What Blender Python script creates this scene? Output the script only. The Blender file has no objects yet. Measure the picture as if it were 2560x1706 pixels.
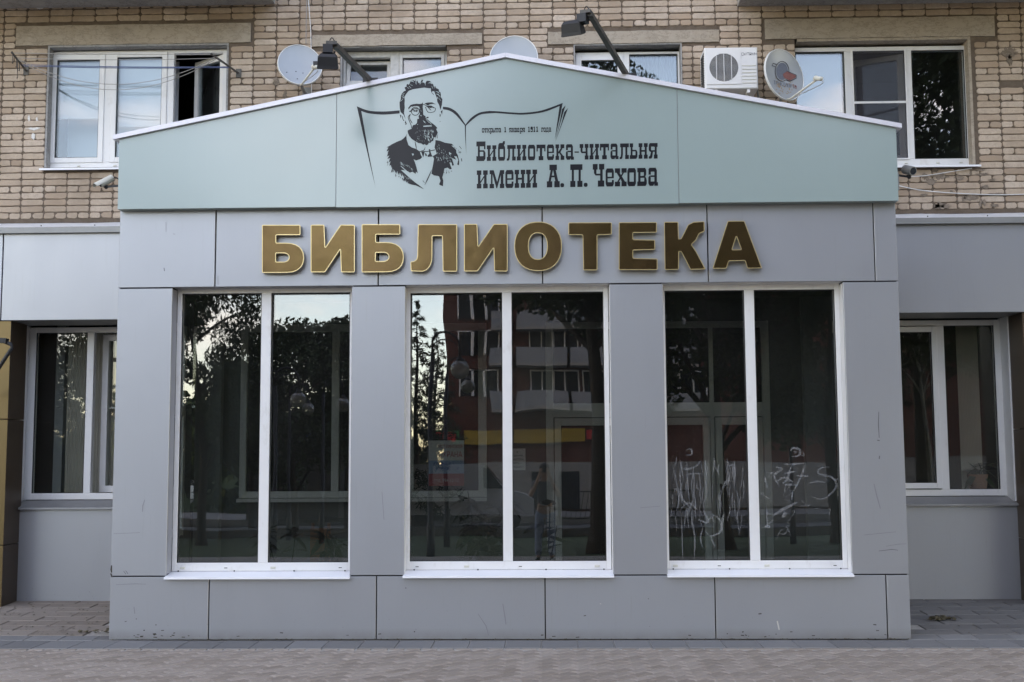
import bpy, math, random
import numpy as np
from mathutils import Vector, Matrix
from mathutils.geometry import tessellate_polygon
R = random.Random(7)
S = bpy.context.scene
COL = S.collection
# ------------------------------------------------------------------ camera
CAMP = Vector((0.0, -10.6245, 1.6345))
RX = Vector((0.99961161, 0.02737284, -0.00522968)); UP = Vector((0.00780188, -0.09472308, 0.99547309)); FW = Vector((-0.02675355, 0.99512726, 0.09489985))
FPX = 2950.0
cam = bpy.data.cameras.new('camera'); co = bpy.data.objects.new('view_camera', cam); COL.objects.link(co)
cam.sensor_width = 36.0; cam.sensor_fit = 'HORIZONTAL'; cam.lens = FPX / 2560 * 36
cam.clip_start = 0.02; cam.clip_end = 2000
m = Matrix((RX, UP, -FW)).transposed().to_4x4(); m.translation = CAMP
co.matrix_world = m
S.camera = co
# ------------------------------------------------------------------ sky, sun, exposure
SUN_EL, SUN_AZ = math.radians(18), math.radians(-34)       # behind the building, to the left
W = bpy.data.worlds.new('World'); S.world = W; W.use_nodes = True
nt = W.node_tree; nt.nodes.clear()
def wn(t, **k):
    n = nt.nodes.new(t)
    for a, b in k.items(): setattr(n, a, b)
    return n
sky = wn('ShaderNodeTexSky', sky_type='NISHITA', sun_disc=False, sun_elevation=SUN_EL, sun_rotation=SUN_AZ, air_density=1.0, dust_density=0.5, ozone_density=1.6)
tc = wn('ShaderNodeTexCoord'); mp = wn('ShaderNodeMapping'); mp.inputs['Scale'].default_value = (1.0, 1.0, 2.6)
mp.inputs['Location'].default_value = (1.7, 0.9, 0.4)
nz = wn('ShaderNodeTexNoise'); nz.inputs['Scale'].default_value = 2.4; nz.inputs['Detail'].default_value = 9; nz.inputs['Roughness'].default_value = 0.58
rp = wn('ShaderNodeValToRGB'); rp.color_ramp.elements[0].position = 0.53; rp.color_ramp.elements[1].position = 0.76
mx = wn('ShaderNodeMixRGB'); mx.inputs['Color2'].default_value = (7.4, 7.2, 7.1, 1)
sc_ = wn('ShaderNodeMath', operation='MULTIPLY'); sc_.inputs[1].default_value = 0.85
bg = wn('ShaderNodeBackground'); bg.inputs['Strength'].default_value = 0.10
wo = wn('ShaderNodeOutputWorld')
L = nt.links.new
L(tc.outputs['Generated'], mp.inputs['Vector']); L(mp.outputs['Vector'], nz.inputs['Vector']); L(nz.outputs['Fac'], rp.inputs['Fac'])
L(rp.outputs['Color'], sc_.inputs[0]); L(sc_.outputs[0], mx.inputs['Fac']); L(sky.outputs[0], mx.inputs['Color1']); L(mx.outputs[0], bg.inputs['Color']); L(bg.outputs[0], wo.inputs['Surface'])
sl = bpy.data.lights.new('sun', 'SUN'); sl.energy = 3.0; sl.angle = math.radians(0.53); sl.color = (1, 0.93, 0.84)
so = bpy.data.objects.new('sun', sl); COL.objects.link(so)
sd = Vector((math.sin(SUN_AZ) * math.cos(SUN_EL), math.cos(SUN_AZ) * math.cos(SUN_EL), math.sin(SUN_EL)))
so.rotation_euler = sd.to_track_quat('Z', 'Y').to_euler(); so.location = (-30, 30, 40)
S.view_settings.view_transform = 'Standard'; S.view_settings.look = 'None'; S.view_settings.exposure = 3.48; S.view_settings.gamma = 1
S.view_settings.use_white_balance = True; S.view_settings.white_balance_temperature = 8800; S.view_settings.white_balance_tint = 24
S.cycles.use_denoising = True; S.cycles.max_bounces = 10; S.cycles.transparent_max_bounces = 24; S.cycles.glossy_bounces = 5; S.cycles.diffuse_bounces = 4
S.cycles.caustics_reflective = False; S.cycles.caustics_refractive = False; S.cycles.sample_clamp_indirect = 8
# ------------------------------------------------------------------ geometry helpers
def at(x, y, Y):
    """world point on the upright plane y=Y that is seen at photo pixel (x, y)"""
    v = FW * FPX + RX * (x - 1280) - UP * (y - 853)
    return CAMP + v * ((Y - CAMP.y) / v.y)
def vx(a, b, Y): return (at(*a, Y).x + at(*b, Y).x) / 2
def hz(a, b, Y): return (at(*a, Y).z + at(*b, Y).z) / 2
TILT = 0.0136
def refl(x, y, dist):
    """point at y=-dist that shows at pixel (x, y) in the window glass"""
    p = at(x, y, 0.17); v = (p - CAMP).normalized()
    n = Vector((0, -math.cos(TILT), math.sin(TILT)))
    d = v - 2 * v.dot(n) * n
    return p + d * ((-dist - p.y) / d.y)
class MB:
    def __init__(s): s.v = []; s.f = []
    def add(s, vs, fs):
        o = len(s.v); s.v += [tuple(p) for p in vs]; s.f += [tuple(i + o for i in f) for f in fs]; return s
    def box(s, x0, x1, y0, y1, z0, z1, M=None):
        vs = [(x, y, z) for z in (z0, z1) for y in (y0, y1) for x in (x0, x1)]
        if M is not None: vs = [M @ Vector(p) for p in vs]
        return s.add(vs, [(0, 2, 3, 1), (4, 5, 7, 6), (0, 1, 5, 4), (2, 6, 7, 3), (0, 4, 6, 2), (1, 3, 7, 5)])
    def bbox(s, x0, x1, y0, y1, z0, z1, b=0.004):
        """box whose front (-y) edges are bevelled"""
        vs = [(x0, y1, z0), (x1, y1, z0), (x1, y1, z1), (x0, y1, z1), (x0, y0 + b, z0), (x1, y0 + b, z0), (x1, y0 + b, z1), (x0, y0 + b, z1),
              (x0 + b, y0, z0 + b), (x1 - b, y0, z0 + b), (x1 - b, y0, z1 - b), (x0 + b, y0, z1 - b)]
        fs = [(0, 3, 2, 1), (8, 9, 10, 11)]
        for i in range(4):
            j = (i + 1) % 4; fs += [(i, j, 4 + j, 4 + i), (4 + i, 4 + j, 8 + j, 8 + i)]
        return s.add(vs, fs)
    def quad(s, a, b, c, d): return s.add([a, b, c, d], [(0, 1, 2, 3)])
    def tube(s, pts, r, n=8, cap=True):
        pts = [Vector(p) for p in pts]; rr = r if isinstance(r, (list, tuple)) else [r] * len(pts)
        vs = []; fs = []; prev = None
        for i, p in enumerate(pts):
            d = (pts[min(i + 1, len(pts) - 1)] - pts[max(i - 1, 0)]).normalized()
            u = d.orthogonal().normalized() if prev is None else (prev - d * prev.dot(d)).normalized()
            prev = u; w = d.cross(u)
            for k in range(n):
                a = 2 * math.pi * k / n; vs.append(p + (u * math.cos(a) + w * math.sin(a)) * rr[i])
        for i in range(len(pts) - 1):
            for k in range(n):
                k2 = (k + 1) % n; fs.append((i * n + k, i * n + k2, (i + 1) * n + k2, (i + 1) * n + k))
        if cap: fs += [tuple(range(n - 1, -1, -1)), tuple(range((len(pts) - 1) * n, len(pts) * n))]
        return s.add(vs, fs)
    def bar(s, a, b, w, h=None, up=(0, 0, 1)):
        """square bar from a to b"""
        h = h or w; a = Vector(a); b = Vector(b); d = (b - a).normalized(); u = d.cross(Vector(up))
        if u.length < 1e-4: u = d.orthogonal()
        u.normalize(); t = u.cross(d)
        vs = [p + u * (i * w / 2) + t * (j * h / 2) for p in (a, b) for i, j in ((-1, -1), (1, -1), (1, 1), (-1, 1))]
        return s.add(vs, [(3, 2, 1, 0), (4, 5, 6, 7), (0, 1, 5, 4), (1, 2, 6, 5), (2, 3, 7, 6), (3, 0, 4, 7)])
    def lathe(s, prof, c, n=20, M=None):
        vs = []; fs = []
        for r, z in prof:
            for k in range(n):
                a = 2 * math.pi * k / n; p = Vector((r * math.cos(a), r * math.sin(a), z))
                vs.append((M @ p if M is not None else p) + Vector(c))
        for i in range(len(prof) - 1):
            for k in range(n):
                k2 = (k + 1) % n; fs.append((i * n + k, i * n + k2, (i + 1) * n + k2, (i + 1) * n + k))
        return s.add(vs, fs)
    def ball(s, c, r, n=14, sc=(1, 1, 1)):
        pr = [(max(1e-4, r * math.sin(math.pi * i / n)), -r * math.cos(math.pi * i / n)) for i in range(n + 1)]
        return s.lathe(pr, c, n + 2, Matrix.Diagonal(Vector(sc)).to_3x3())
    def prism(s, poly, holes, fn, y0, y1):
        """flat outline (2-D points) with holes, swept between depth y0 (front) and y1; fn(u, v, y) -> world"""
        loops = [poly] + list(holes)
        tris = tessellate_polygon([[Vector((p[0], p[1], 0)) for p in l] for l in loops])
        flat = [p for l in loops for p in l]; n = len(flat)
        vs = [fn(p[0], p[1], y0) for p in flat]; fs = [tuple(t) for t in tris]
        if y1 is not None:
            vs += [fn(p[0], p[1], y1) for p in flat]; fs += [tuple(i + n for i in t[::-1]) for t in tris]
            o = 0
            for l in loops:
                k = len(l)
                for i in range(k): j = (i + 1) % k; fs.append((o + i, o + j, o + j + n, o + i + n))
                o += k
        return s.add(vs, fs)
    def build(s, name, mat, parent=None, smooth=False, loc=None, **props):
        me = bpy.data.meshes.new(name); me.from_pydata([tuple(p) for p in s.v], [], s.f); me.update()
        if mat: me.materials.append(mat)
        o = link(me, name, parent)
        if smooth: me.polygons.foreach_set('use_smooth', [True] * len(me.polygons))
        for k, v in props.items(): o[k] = v
        return o
def link(me, name, parent=None):
    o = bpy.data.objects.new(name, me); COL.objects.link(o)
    if parent is not None:
        o.parent = parent
        if parent.type == 'EMPTY': o.matrix_parent_inverse = Matrix.Translation(-Vector(parent.location))
    return o
def tag(o, label=None, cat=None, group=None, kind=None):
    if label: o['label'] = label
    if cat: o['category'] = cat
    if group: o['group'] = group
    if kind: o['kind'] = kind
    return o
def thing(name, label, cat, loc=(0, 0, 0), group=None):
    o = bpy.data.objects.new(name, None); COL.objects.link(o); o.location = loc; o.empty_display_size = 0.2
    return tag(o, label, cat, group)
def fixn(o):
    import bmesh
    b = bmesh.new(); b.from_mesh(o.data); bmesh.ops.recalc_face_normals(b, faces=b.faces); b.to_mesh(o.data); b.free(); return o
def smooth_by_angle(o, deg=35):
    me = o.data; me.polygons.foreach_set('use_smooth', [True] * len(me.polygons))
    try: me.set_sharp_from_angle(angle=math.radians(deg))
    except Exception: pass
    return o
# ------------------------------------------------------------------ materials
class NT:
    def __init__(s, name):
        s.m = bpy.data.materials.new(name); s.m.use_nodes = True; s.t = s.m.node_tree; s.t.nodes.clear()
        s.out = s.n('ShaderNodeOutputMaterial'); s.geo = None
    def n(s, t, **k):
        x = s.t.nodes.new(t)
        for a, b in k.items(): setattr(x, a, b)
        return x
    def l(s, a, b): s.t.links.new(a, b)
    def pos(s):
        if s.geo is None: s.geo = s.n('ShaderNodeNewGeometry')
        return s.geo.outputs['Position']
    def noise(s, scale, detail=4, rough=0.55, stretch=None):
        x = s.n('ShaderNodeTexNoise'); x.inputs['Scale'].default_value = scale; x.inputs['Detail'].default_value = detail; x.inputs['Roughness'].default_value = rough
        if stretch:
            mpp = s.n('ShaderNodeMapping'); mpp.inputs['Scale'].default_value = stretch; s.l(s.pos(), mpp.inputs['Vector']); s.l(mpp.outputs['Vector'], x.inputs['Vector'])
        else: s.l(s.pos(), x.inputs['Vector'])
        return x.outputs['Fac']
    def ramp(s, fac, stops):
        r = s.n('ShaderNodeValToRGB'); e = r.color_ramp.elements
        while len(e) < len(stops): e.new(0.5)
        for i, (p, c) in enumerate(stops): e[i].position = p; e[i].color = tuple(c) + (1,) if len(c) == 3 else c
        s.l(fac, r.inputs['Fac']); return r.outputs['Color']
    def mix(s, fac, a, b, mode='MIX'):
        x = s.n('ShaderNodeMixRGB', blend_type=mode)
        for i, v in ((0, fac), (1, a), (2, b)):
            if hasattr(v, 'is_linked') or hasattr(v, 'links'): s.l(v, x.inputs[i])
            elif isinstance(v, (int, float)): x.inputs[i].default_value = v
            else: x.inputs[i].default_value = tuple(v) + (1,)
        return x.outputs[0]
    def math(s, op, a, b=0.0):
        x = s.n('ShaderNodeMath', operation=op)
        for i, v in ((0, a), (1, b)):
            if hasattr(v, 'links'): s.l(v, x.inputs[i])
            else: x.inputs[i].default_value = v
        return x.outputs[0]
    def bsdf(s, col, rough=0.5, metal=0.0, spec=0.5, bump=None, bdist=0.002, bstr=0.6, **kw):
        b = s.n('ShaderNodeBsdfPrincipled')
        if hasattr(col, 'links'): s.l(col, b.inputs['Base Color'])
        else: b.inputs['Base Color'].default_value = tuple(col) + (1,)
        for k, v in (('Roughness', rough), ('Metallic', metal), ('Specular IOR Level', spec)):
            if hasattr(v, 'links'): s.l(v, b.inputs[k])
            else: b.inputs[k].default_value = v
        if bump is not None:
            bp = s.n('ShaderNodeBump'); bp.inputs['Distance'].default_value = bdist; bp.inputs['Strength'].default_value = bstr
            s.l(bump, bp.inputs['Height']); s.l(bp.outputs[0], b.inputs['Normal'])
        s.l(b.outputs[0], s.out.inputs['Surface']); return s.m
def plain(name, col, rough=0.5, metal=0.0, spec=0.5, var=0.12, scale=9.0, bump=True):
    t = NT(name); f = t.noise(scale, 5, 0.6)
    c = t.mix(f, [x * (1 - var) for x in col], [min(1, x * (1 + var)) for x in col])
    return t.bsdf(c, rough, metal, spec, bump=t.noise(scale * 14, 3) if bump else None, bdist=0.0008, bstr=0.3)
M = {}
# composite cladding: silver paint, faint orange peel, scuffs and splash dirt low down
def cladding():
    t = NT('silver_cladding'); big = t.noise(0.7, 3, 0.5); fine = t.noise(26, 4, 0.6)
    oi = t.n('ShaderNodeObjectInfo'); c = t.mix(big, (0.365, 0.38, 0.405), (0.41, 0.425, 0.45))
    c = t.mix(oi.outputs['Random'], c, (0.375, 0.385, 0.405)); c = t.mix(t.math('MULTIPLY', oi.outputs['Random'], 0.22), c, (0.30, 0.31, 0.335))
    sep = t.n('ShaderNodeSeparateXYZ'); t.l(t.pos(), sep.inputs[0])
    spl = t.ramp(sep.outputs['Z'], [(0.0, (1, 1, 1)), (0.35, (0, 0, 0))])
    spk = t.ramp(t.noise(42, 3, 0.7), [(0.66, (0, 0, 0)), (0.72, (1, 1, 1))])
    c = t.mix(t.math('MULTIPLY', t.math('MULTIPLY', spk, spl), 0.75), c, (0.10, 0.09, 0.075))
    scr = t.ramp(t.noise(3.2, 5, 0.75, (1.2, 1, 9)), [(0.70, (0, 0, 0)), (0.735, (1, 1, 1))])
    c = t.mix(t.math('MULTIPLY', scr, 0.55), c, (0.20, 0.20, 0.215))
    run = t.ramp(t.noise(5.0, 4, 0.7, (6, 1, 0.25)), [(0.60, (0, 0, 0)), (0.80, (1, 1, 1))])
    c = t.mix(t.math('MULTIPLY', run, 0.30), c, (0.29, 0.285, 0.27))
    gr = t.ramp(sep.outputs['Z'], [(0.0, (1, 1, 1)), (0.10, (0, 0, 0))])
    c = t.mix(t.math('MULTIPLY', t.math('MULTIPLY', gr, t.noise(7, 6, 0.7)), 0.9), c, (0.20, 0.175, 0.15))
    r = t.math('ADD', t.math('MULTIPLY', fine, 0.08), t.math('ADD', t.math('MULTIPLY', t.noise(2.2, 5, 0.65, (2, 1, 0.6)), 0.12), 0.29))
    return t.bsdf(c, r, 0.50, 0.5, bump=t.noise(1.3, 2), bdist=0.03, bstr=0.10)
M['clad'] = cladding()
M['clad_lite'] = plain('silver_return', (0.42, 0.43, 0.47), 0.4, 0.4)
M['joint'] = plain('dark_joint', (0.012, 0.012, 0.013), 0.8, var=0.3)
def sign_face():
    t = NT('aqua_sign_sheet'); c = t.mix(t.noise(0.9, 3), (0.295, 0.380, 0.365), (0.315, 0.40, 0.385))
    run = t.ramp(t.noise(4.0, 4, 0.7, (7, 1, 0.2)), [(0.60, (0, 0, 0)), (0.85, (1, 1, 1))])
    c = t.mix(t.math('MULTIPLY', run, 0.10), c, (0.40, 0.47, 0.45))
    return t.bsdf(c, t.math('ADD', t.math('MULTIPLY', t.noise(3, 4), 0.06), 0.17), 0.0, 0.85, bump=t.noise(1.1, 2), bdist=0.05, bstr=0.07)
M['sign'] = sign_face()
M['print'] = plain('black_vinyl', (0.008, 0.008, 0.012), 0.30, spec=0.28, var=0.2, bump=False)
M['coping'] = plain('white_coping', (0.72, 0.70, 0.74), 0.35, 0.1, var=0.05)
def gold():
    t = NT('gold_mirror_plastic'); sep = t.n('ShaderNodeSeparateXYZ'); t.l(t.pos(), sep.inputs[0])
    c = t.mix(t.noise(2.6, 3, 0.5), (0.125, 0.084, 0.030), (0.115, 0.066, 0.034))  # purple-brown patches in the colour stand in for mirrored surroundings
    return t.bsdf(c, 0.26, 0.9, 0.5, bump=t.noise(2.6, 2), bdist=0.03, bstr=0.22)
M['gold'] = gold()
M['rim'] = plain('pale_gold_edge', (0.66, 0.51, 0.27), 0.28, 0.55, var=0.08)
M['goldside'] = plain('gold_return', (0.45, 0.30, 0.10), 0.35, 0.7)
def pvc():
    t = NT('white_pvc'); c = t.mix(t.noise(5, 4), (0.735, 0.725, 0.715), (0.775, 0.77, 0.765))
    d = t.ramp(t.noise(9, 6, 0.72, (1, 1, 0.5)), [(0.56, (0, 0, 0)), (0.80, (1, 1, 1))]); c = t.mix(t.math('MULTIPLY', d, 0.45), c, (0.47, 0.42, 0.36))
    return t.bsdf(c, 0.38, 0, 0.5)
M['pvc'] = pvc()
M['sillw'] = plain('white_sill_sheet', (0.82, 0.82, 0.84), 0.3, 0.0, var=0.04)
M['sillg'] = plain('grey_sill_sheet', (0.24, 0.24, 0.24), 0.45, 0.3, var=0.2)
M['gasket'] = plain('black_gasket', (0.012, 0.012, 0.012), 0.6)
def glass(name, ior=1.6, tint=(0.86, 0.90, 0.88), dust=0.0):
    t = NT(name); lw = t.n('ShaderNodeLayerWeight'); lw.inputs['Blend'].default_value = 0.5; f0 = ((ior - 1) / (ior + 1)) ** 2
    frs = t.math('ADD', t.math('MULTIPLY', t.math('POWER', lw.outputs['Facing'], 5.0), 1 - f0), f0)
    tr = t.n('ShaderNodeBsdfTransparent'); tr.inputs['Color'].default_value = tuple(tint) + (1,)
    gl = t.n('ShaderNodeBsdfGlossy'); gl.inputs['Roughness'].default_value = 0.0; gl.inputs['Color'].default_value = (0.95, 0.97, 1, 1)
    bp = t.n('ShaderNodeBump'); bp.inputs['Distance'].default_value = 0.02; bp.inputs['Strength'].default_value = 0.06
    t.l(t.noise(1.3, 1), bp.inputs['Height']); t.l(bp.outputs[0], gl.inputs['Normal'])
    mxs = t.n('ShaderNodeMixShader'); t.l(frs, mxs.inputs[0]); t.l(tr.outputs[0], mxs.inputs[1]); t.l(gl.outputs[0], mxs.inputs[2])
    o = mxs.outputs[0]
    if dust:
        df = t.n('ShaderNodeBsdfDiffuse'); df.inputs['Color'].default_value = (0.45, 0.44, 0.42, 1)
        k = t.ramp(t.noise(60, 3, 0.7), [(0.60, (0, 0, 0)), (0.75, (1, 1, 1))])
        k = t.math('ADD', t.math('MULTIPLY', k, dust), t.math('MULTIPLY', t.noise(1.5, 4), dust * 0.6))
        m2 = t.n('ShaderNodeMixShader'); t.l(k, m2.inputs[0]); t.l(o, m2.inputs[1]); t.l(df.outputs[0], m2.inputs[2]); o = m2.outputs[0]
    t.l(o, t.out.inputs['Surface']); return t.m
M['glass'] = glass('shop_glass', 2.0, (0.62, 0.645, 0.635), 0.035)
M['glass_up'] = glass('flat_glass', 1.80, (0.8, 0.85, 0.86), 0.02)
M['glass_wing'] = glass('wing_glass', 1.62, (0.86, 0.88, 0.86), 0.05)
M['glass_in'] = glass('inner_glass', 1.4, (0.75, 0.78, 0.76))
def brick():
    t = NT('silicate_brick'); oi = t.n('ShaderNodeObjectInfo'); isl = t.pos() and t.geo.outputs['Random Per Island']
    rnd = t.math('FRACT', t.math('ADD', oi.outputs['Random'], t.math('MULTIPLY', isl, 7.31)))
    c = t.ramp(rnd, [(0.0, (0.379, 0.269, 0.190)), (0.25, (0.493, 0.375, 0.283)), (0.55, (0.540, 0.420, 0.324)), (0.8, (0.607, 0.485, 0.389)), (1.0, (0.456, 0.327, 0.235))])
    c = t.mix(t.math('MULTIPLY', t.ramp(t.noise(30, 7, 0.75), [(0.38, (0, 0, 0)), (0.72, (1, 1, 1))]), 0.62), c, (0.34, 0.265, 0.21))
    c = t.mix(t.math('MULTIPLY', t.ramp(t.noise(75, 4, 0.7), [(0.60, (0, 0, 0)), (0.70, (1, 1, 1))]), 0.55), c, (0.20, 0.155, 0.12))
    st = t.ramp(t.noise(1.1, 5, 0.65), [(0.44, (0, 0, 0)), (0.70, (1, 1, 1))])
    c = t.mix(t.math('MULTIPLY', st, 0.62), c, (0.26, 0.19, 0.135))
    wsp = t.ramp(t.noise(9, 5, 0.75, (3, 1, 0.7)), [(0.70, (0, 0, 0)), (0.75, (1, 1, 1))])
    c = t.mix(t.math('MULTIPLY', wsp, 0.45), c, (0.66, 0.64, 0.60))
    return t.bsdf(c, 0.92, 0, 0.2, bump=t.noise(120, 5, 0.7), bdist=0.003, bstr=0.7)
M['brick'] = brick()
def mortar():
    t = NT('mortar'); c = t.mix(t.noise(14, 6, 0.7), (0.085, 0.062, 0.046), (0.23, 0.175, 0.135))
    return t.bsdf(c, 0.95, 0, 0.1, bump=t.noise(70, 5, 0.7), bdist=0.006, bstr=0.9)
M['mortar'] = mortar()
def concrete(name, a, b, sc=8):
    t = NT(name); c = t.mix(t.noise(sc, 7, 0.7), a, b)
    st = t.ramp(t.noise(2.5, 6, 0.7, (1, 1, 0.5)), [(0.5, (0, 0, 0)), (0.75, (1, 1, 1))])
    c = t.mix(t.math('MULTIPLY', st, 0.4), c, [x * 0.55 for x in a])
    pit = t.ramp(t.noise(55, 4, 0.7), [(0.68, (0, 0, 0)), (0.74, (1, 1, 1))])
    c = t.mix(t.math('MULTIPLY', pit, 0.5), c, [x * 0.4 for x in a])
    crk = t.ramp(t.noise(5.5, 8, 0.72, (1, 1, 2.2)), [(0.475, (0, 0, 0)), (0.5, (1, 1, 1)), (0.525, (0, 0, 0))]); c = t.mix(t.math('MULTIPLY', crk, 0.55), c, [x * 0.45 for x in a])
    wsp = t.ramp(t.noise(7, 5, 0.7, (5, 1, 0.35)), [(0.68, (0, 0, 0)), (0.74, (1, 1, 1))]); c = t.mix(t.math('MULTIPLY', wsp, 0.35), c, [min(1, x * 1.6) for x in b])
    return t.bsdf(c, 0.9, 0, 0.2, bump=t.noise(34, 7, 0.7), bdist=0.008, bstr=0.8)
M['lintel'] = concrete('lintel_concrete', (0.36, 0.295, 0.23), (0.46, 0.39, 0.315))
M['slab'] = concrete('balcony_concrete', (0.30, 0.28, 0.26), (0.42, 0.395, 0.37), 3)
M['plaster'] = concrete('reveal_plaster', (0.30, 0.29, 0.28), (0.42, 0.41, 0.40), 12)
M['patch'] = concrete('mortar_patch', (0.15, 0.115, 0.088), (0.36, 0.285, 0.225), 34)
M['whitewash'] = plain('white_paint_smear', (0.72, 0.70, 0.67), 0.8, var=0.2, scale=30)
def paver(name, a, b, jit=1.0):
    t = NT(name); oi = t.n('ShaderNodeObjectInfo'); t.pos()
    rnd = t.math('FRACT', t.math('ADD', oi.outputs['Random'], t.math('MULTIPLY', t.geo.outputs['Random Per Island'], 5.77)))
    c = t.mix(rnd, a, b); c = t.mix(t.math('MULTIPLY', t.noise(45, 6, 0.75), 0.5), c, [x * 0.55 for x in a])
    big = t.ramp(t.noise(0.9, 5, 0.6), [(0.35, (0, 0, 0)), (0.7, (1, 1, 1))])
    c = t.mix(t.math('MULTIPLY', big, 0.35), c, [x * 0.7 for x in b])
    spk = t.ramp(t.noise(30, 2, 0.6), [(0.74, (0, 0, 0)), (0.76, (1, 1, 1))])
    c = t.mix(t.math('MULTIPLY', spk, 0.5), c, (0.10, 0.08, 0.06))
    return t.bsdf(c, 0.9, 0, 0.12, bump=t.noise(160, 4, 0.7), bdist=0.002, bstr=0.7)
M['paver'] = paver('paving_block', (0.285, 0.235, 0.195), (0.42, 0.355, 0.305))
M['tile'] = paver('grey_border_tile', (0.185, 0.18, 0.175), (0.25, 0.245, 0.24))
M['tile2'] = paver('weathered_tile', (0.25, 0.205, 0.17), (0.33, 0.28, 0.24))
M['tile3'] = paver('dusty_tile', (0.15, 0.145, 0.14), (0.21, 0.20, 0.19))
M['sandj'] = plain('sand_joint', (0.36, 0.33, 0.29), 0.95, var=0.35, scale=18)
M['asphalt'] = plain('asphalt', (0.075, 0.074, 0.073), 0.9, var=0.3, scale=5)
M['grass'] = plain('lawn', (0.045, 0.075, 0.022), 0.95, var=0.5, scale=6)
M['zinc'] = plain('zinc_flashing', (0.80, 0.82, 0.84), 0.42, 0.25, var=0.28, scale=4)
M['gutter'] = plain('gutter_sheet', (0.27, 0.27, 0.26), 0.5, 0.3, var=0.15)
M['bronze'] = plain('gold_cladding', (0.17, 0.115, 0.05), 0.35, 0.6, var=0.08, bump=False)
M['brown'] = plain('brown_cladding', (0.085, 0.055, 0.035), 0.4, 0.2, var=0.1)
M['black'] = plain('black_metal', (0.016, 0.016, 0.018), 0.45, 0.2, var=0.3)
M['rusty'] = plain('weathered_steel', (0.09, 0.083, 0.075), 0.55, 0.4, var=0.6, scale=14)
M['dish'] = plain('grey_dish_paint', (0.33, 0.36, 0.385), 0.4, 0.1, var=0.05, scale=3)
M['dishrim'] = plain('pale_dish_rim', (0.66, 0.66, 0.64), 0.45, var=0.1)
M['bgrey'] = plain('grey_balcony_panel', (0.26, 0.27, 0.29), 0.7)
M['white'] = plain('white_enamel', (0.76, 0.745, 0.73), 0.35, var=0.05)
M['offwhite'] = plain('old_white_plastic', (0.62, 0.60, 0.52), 0.5, var=0.12)
M['oldwood'] = plain('flaking_white_paint', (0.55, 0.535, 0.51), 0.75, var=0.35, scale=18)
M['grille'] = plain('grille_dark', (0.03, 0.032, 0.034), 0.6)
M['wire'] = plain('grey_wire', (0.33, 0.31, 0.29), 0.5)
M['bluewire'] = plain('blue_line', (0.10, 0.14, 0.27), 0.5)
M['cable'] = plain('white_cable', (0.70, 0.69, 0.67), 0.5)
M['room'] = plain('room_wall', (0.16, 0.17, 0.175), 0.8, var=0.1, scale=2)
M['roomlight'] = plain('room_pier', (0.30, 0.32, 0.33), 0.7, var=0.06, scale=2)
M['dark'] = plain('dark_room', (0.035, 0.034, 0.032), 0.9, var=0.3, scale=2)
M['curtain'] = plain('grey_curtain', (0.50, 0.465, 0.41), 0.9, var=0.15, scale=4)
M['blind'] = plain('white_roller_blind', (0.72, 0.73, 0.75), 0.8, var=0.05)
M['floor'] = plain('room_floor', (0.10, 0.095, 0.09), 0.6)
M['wood'] = plain('brown_wood', (0.28, 0.12, 0.05), 0.5, var=0.25, scale=10)
M['terracotta'] = plain('clay_pot', (0.20, 0.09, 0.05), 0.8)
def leafmat(name, a, b):
    t = NT(name); t.pos(); c = t.ramp(t.geo.outputs['Random Per Island'], [(0, a), (1, b)])
    c = t.mix(t.noise(0.8, 3), c, [x * 0.75 for x in a])
    return t.bsdf(c, 0.6, 0, 0.3)
M['leaf'] = leafmat('tree_leaf', (0.030, 0.058, 0.014), (0.075, 0.12, 0.03))
M['leafl'] = leafmat('pale_leaf', (0.06, 0.10, 0.03), (0.12, 0.17, 0.06))
M['needle'] = leafmat('conifer_needle', (0.018, 0.034, 0.016), (0.04, 0.065, 0.03))
M['house'] = leafmat('houseplant_leaf', (0.012, 0.028, 0.010), (0.03, 0.06, 0.02))
M['bark'] = plain('bark', (0.07, 0.055, 0.042), 0.95, var=0.4, scale=12)
M['birch'] = plain('birch_bark', (0.55, 0.53, 0.49), 0.9, var=0.6, scale=7)
M['redbrick'] = plain('red_brick_wall', (0.085, 0.026, 0.018), 0.9, var=0.25, scale=3)
M['shopwall'] = plain('pale_shopfront', (0.22, 0.215, 0.21), 0.8)
M['yellow'] = plain('yellow_sign', (0.34, 0.22, 0.03), 0.5, bump=False)
M['red'] = plain('red_print', (0.50, 0.03, 0.03), 0.5, bump=False)
M['blue'] = plain('blue_print', (0.05, 0.10, 0.42), 0.5, bump=False)
M['paper'] = plain('white_paper', (0.75, 0.75, 0.74), 0.7, var=0.03, bump=False)
M['ltblue'] = plain('pale_blue_print', (0.32, 0.45, 0.66), 0.6, bump=False)
M['ink'] = plain('dark_ink', (0.03, 0.03, 0.05), 0.6, bump=False)
M['greenp'] = plain('green_print', (0.03, 0.20, 0.07), 0.6, bump=False)
M['skin'] = plain('skin', (0.46, 0.28, 0.20), 0.55, bump=False)
M['denim'] = plain('blue_denim', (0.24, 0.31, 0.44), 0.85, var=0.2, scale=40)
M['shirt'] = plain('dark_shirt', (0.10, 0.10, 0.115), 0.85)
M['hair'] = plain('dark_hair', (0.03, 0.02, 0.015), 0.6)
M['vanpaint'] = plain('white_van_paint', (0.74, 0.75, 0.77), 0.25, var=0.02, bump=False)
M['rubber'] = plain('tyre_rubber', (0.02, 0.02, 0.02), 0.8)
M['carglass'] = plain('dark_car_glass', (0.02, 0.025, 0.03), 0.08, bump=False)
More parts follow.
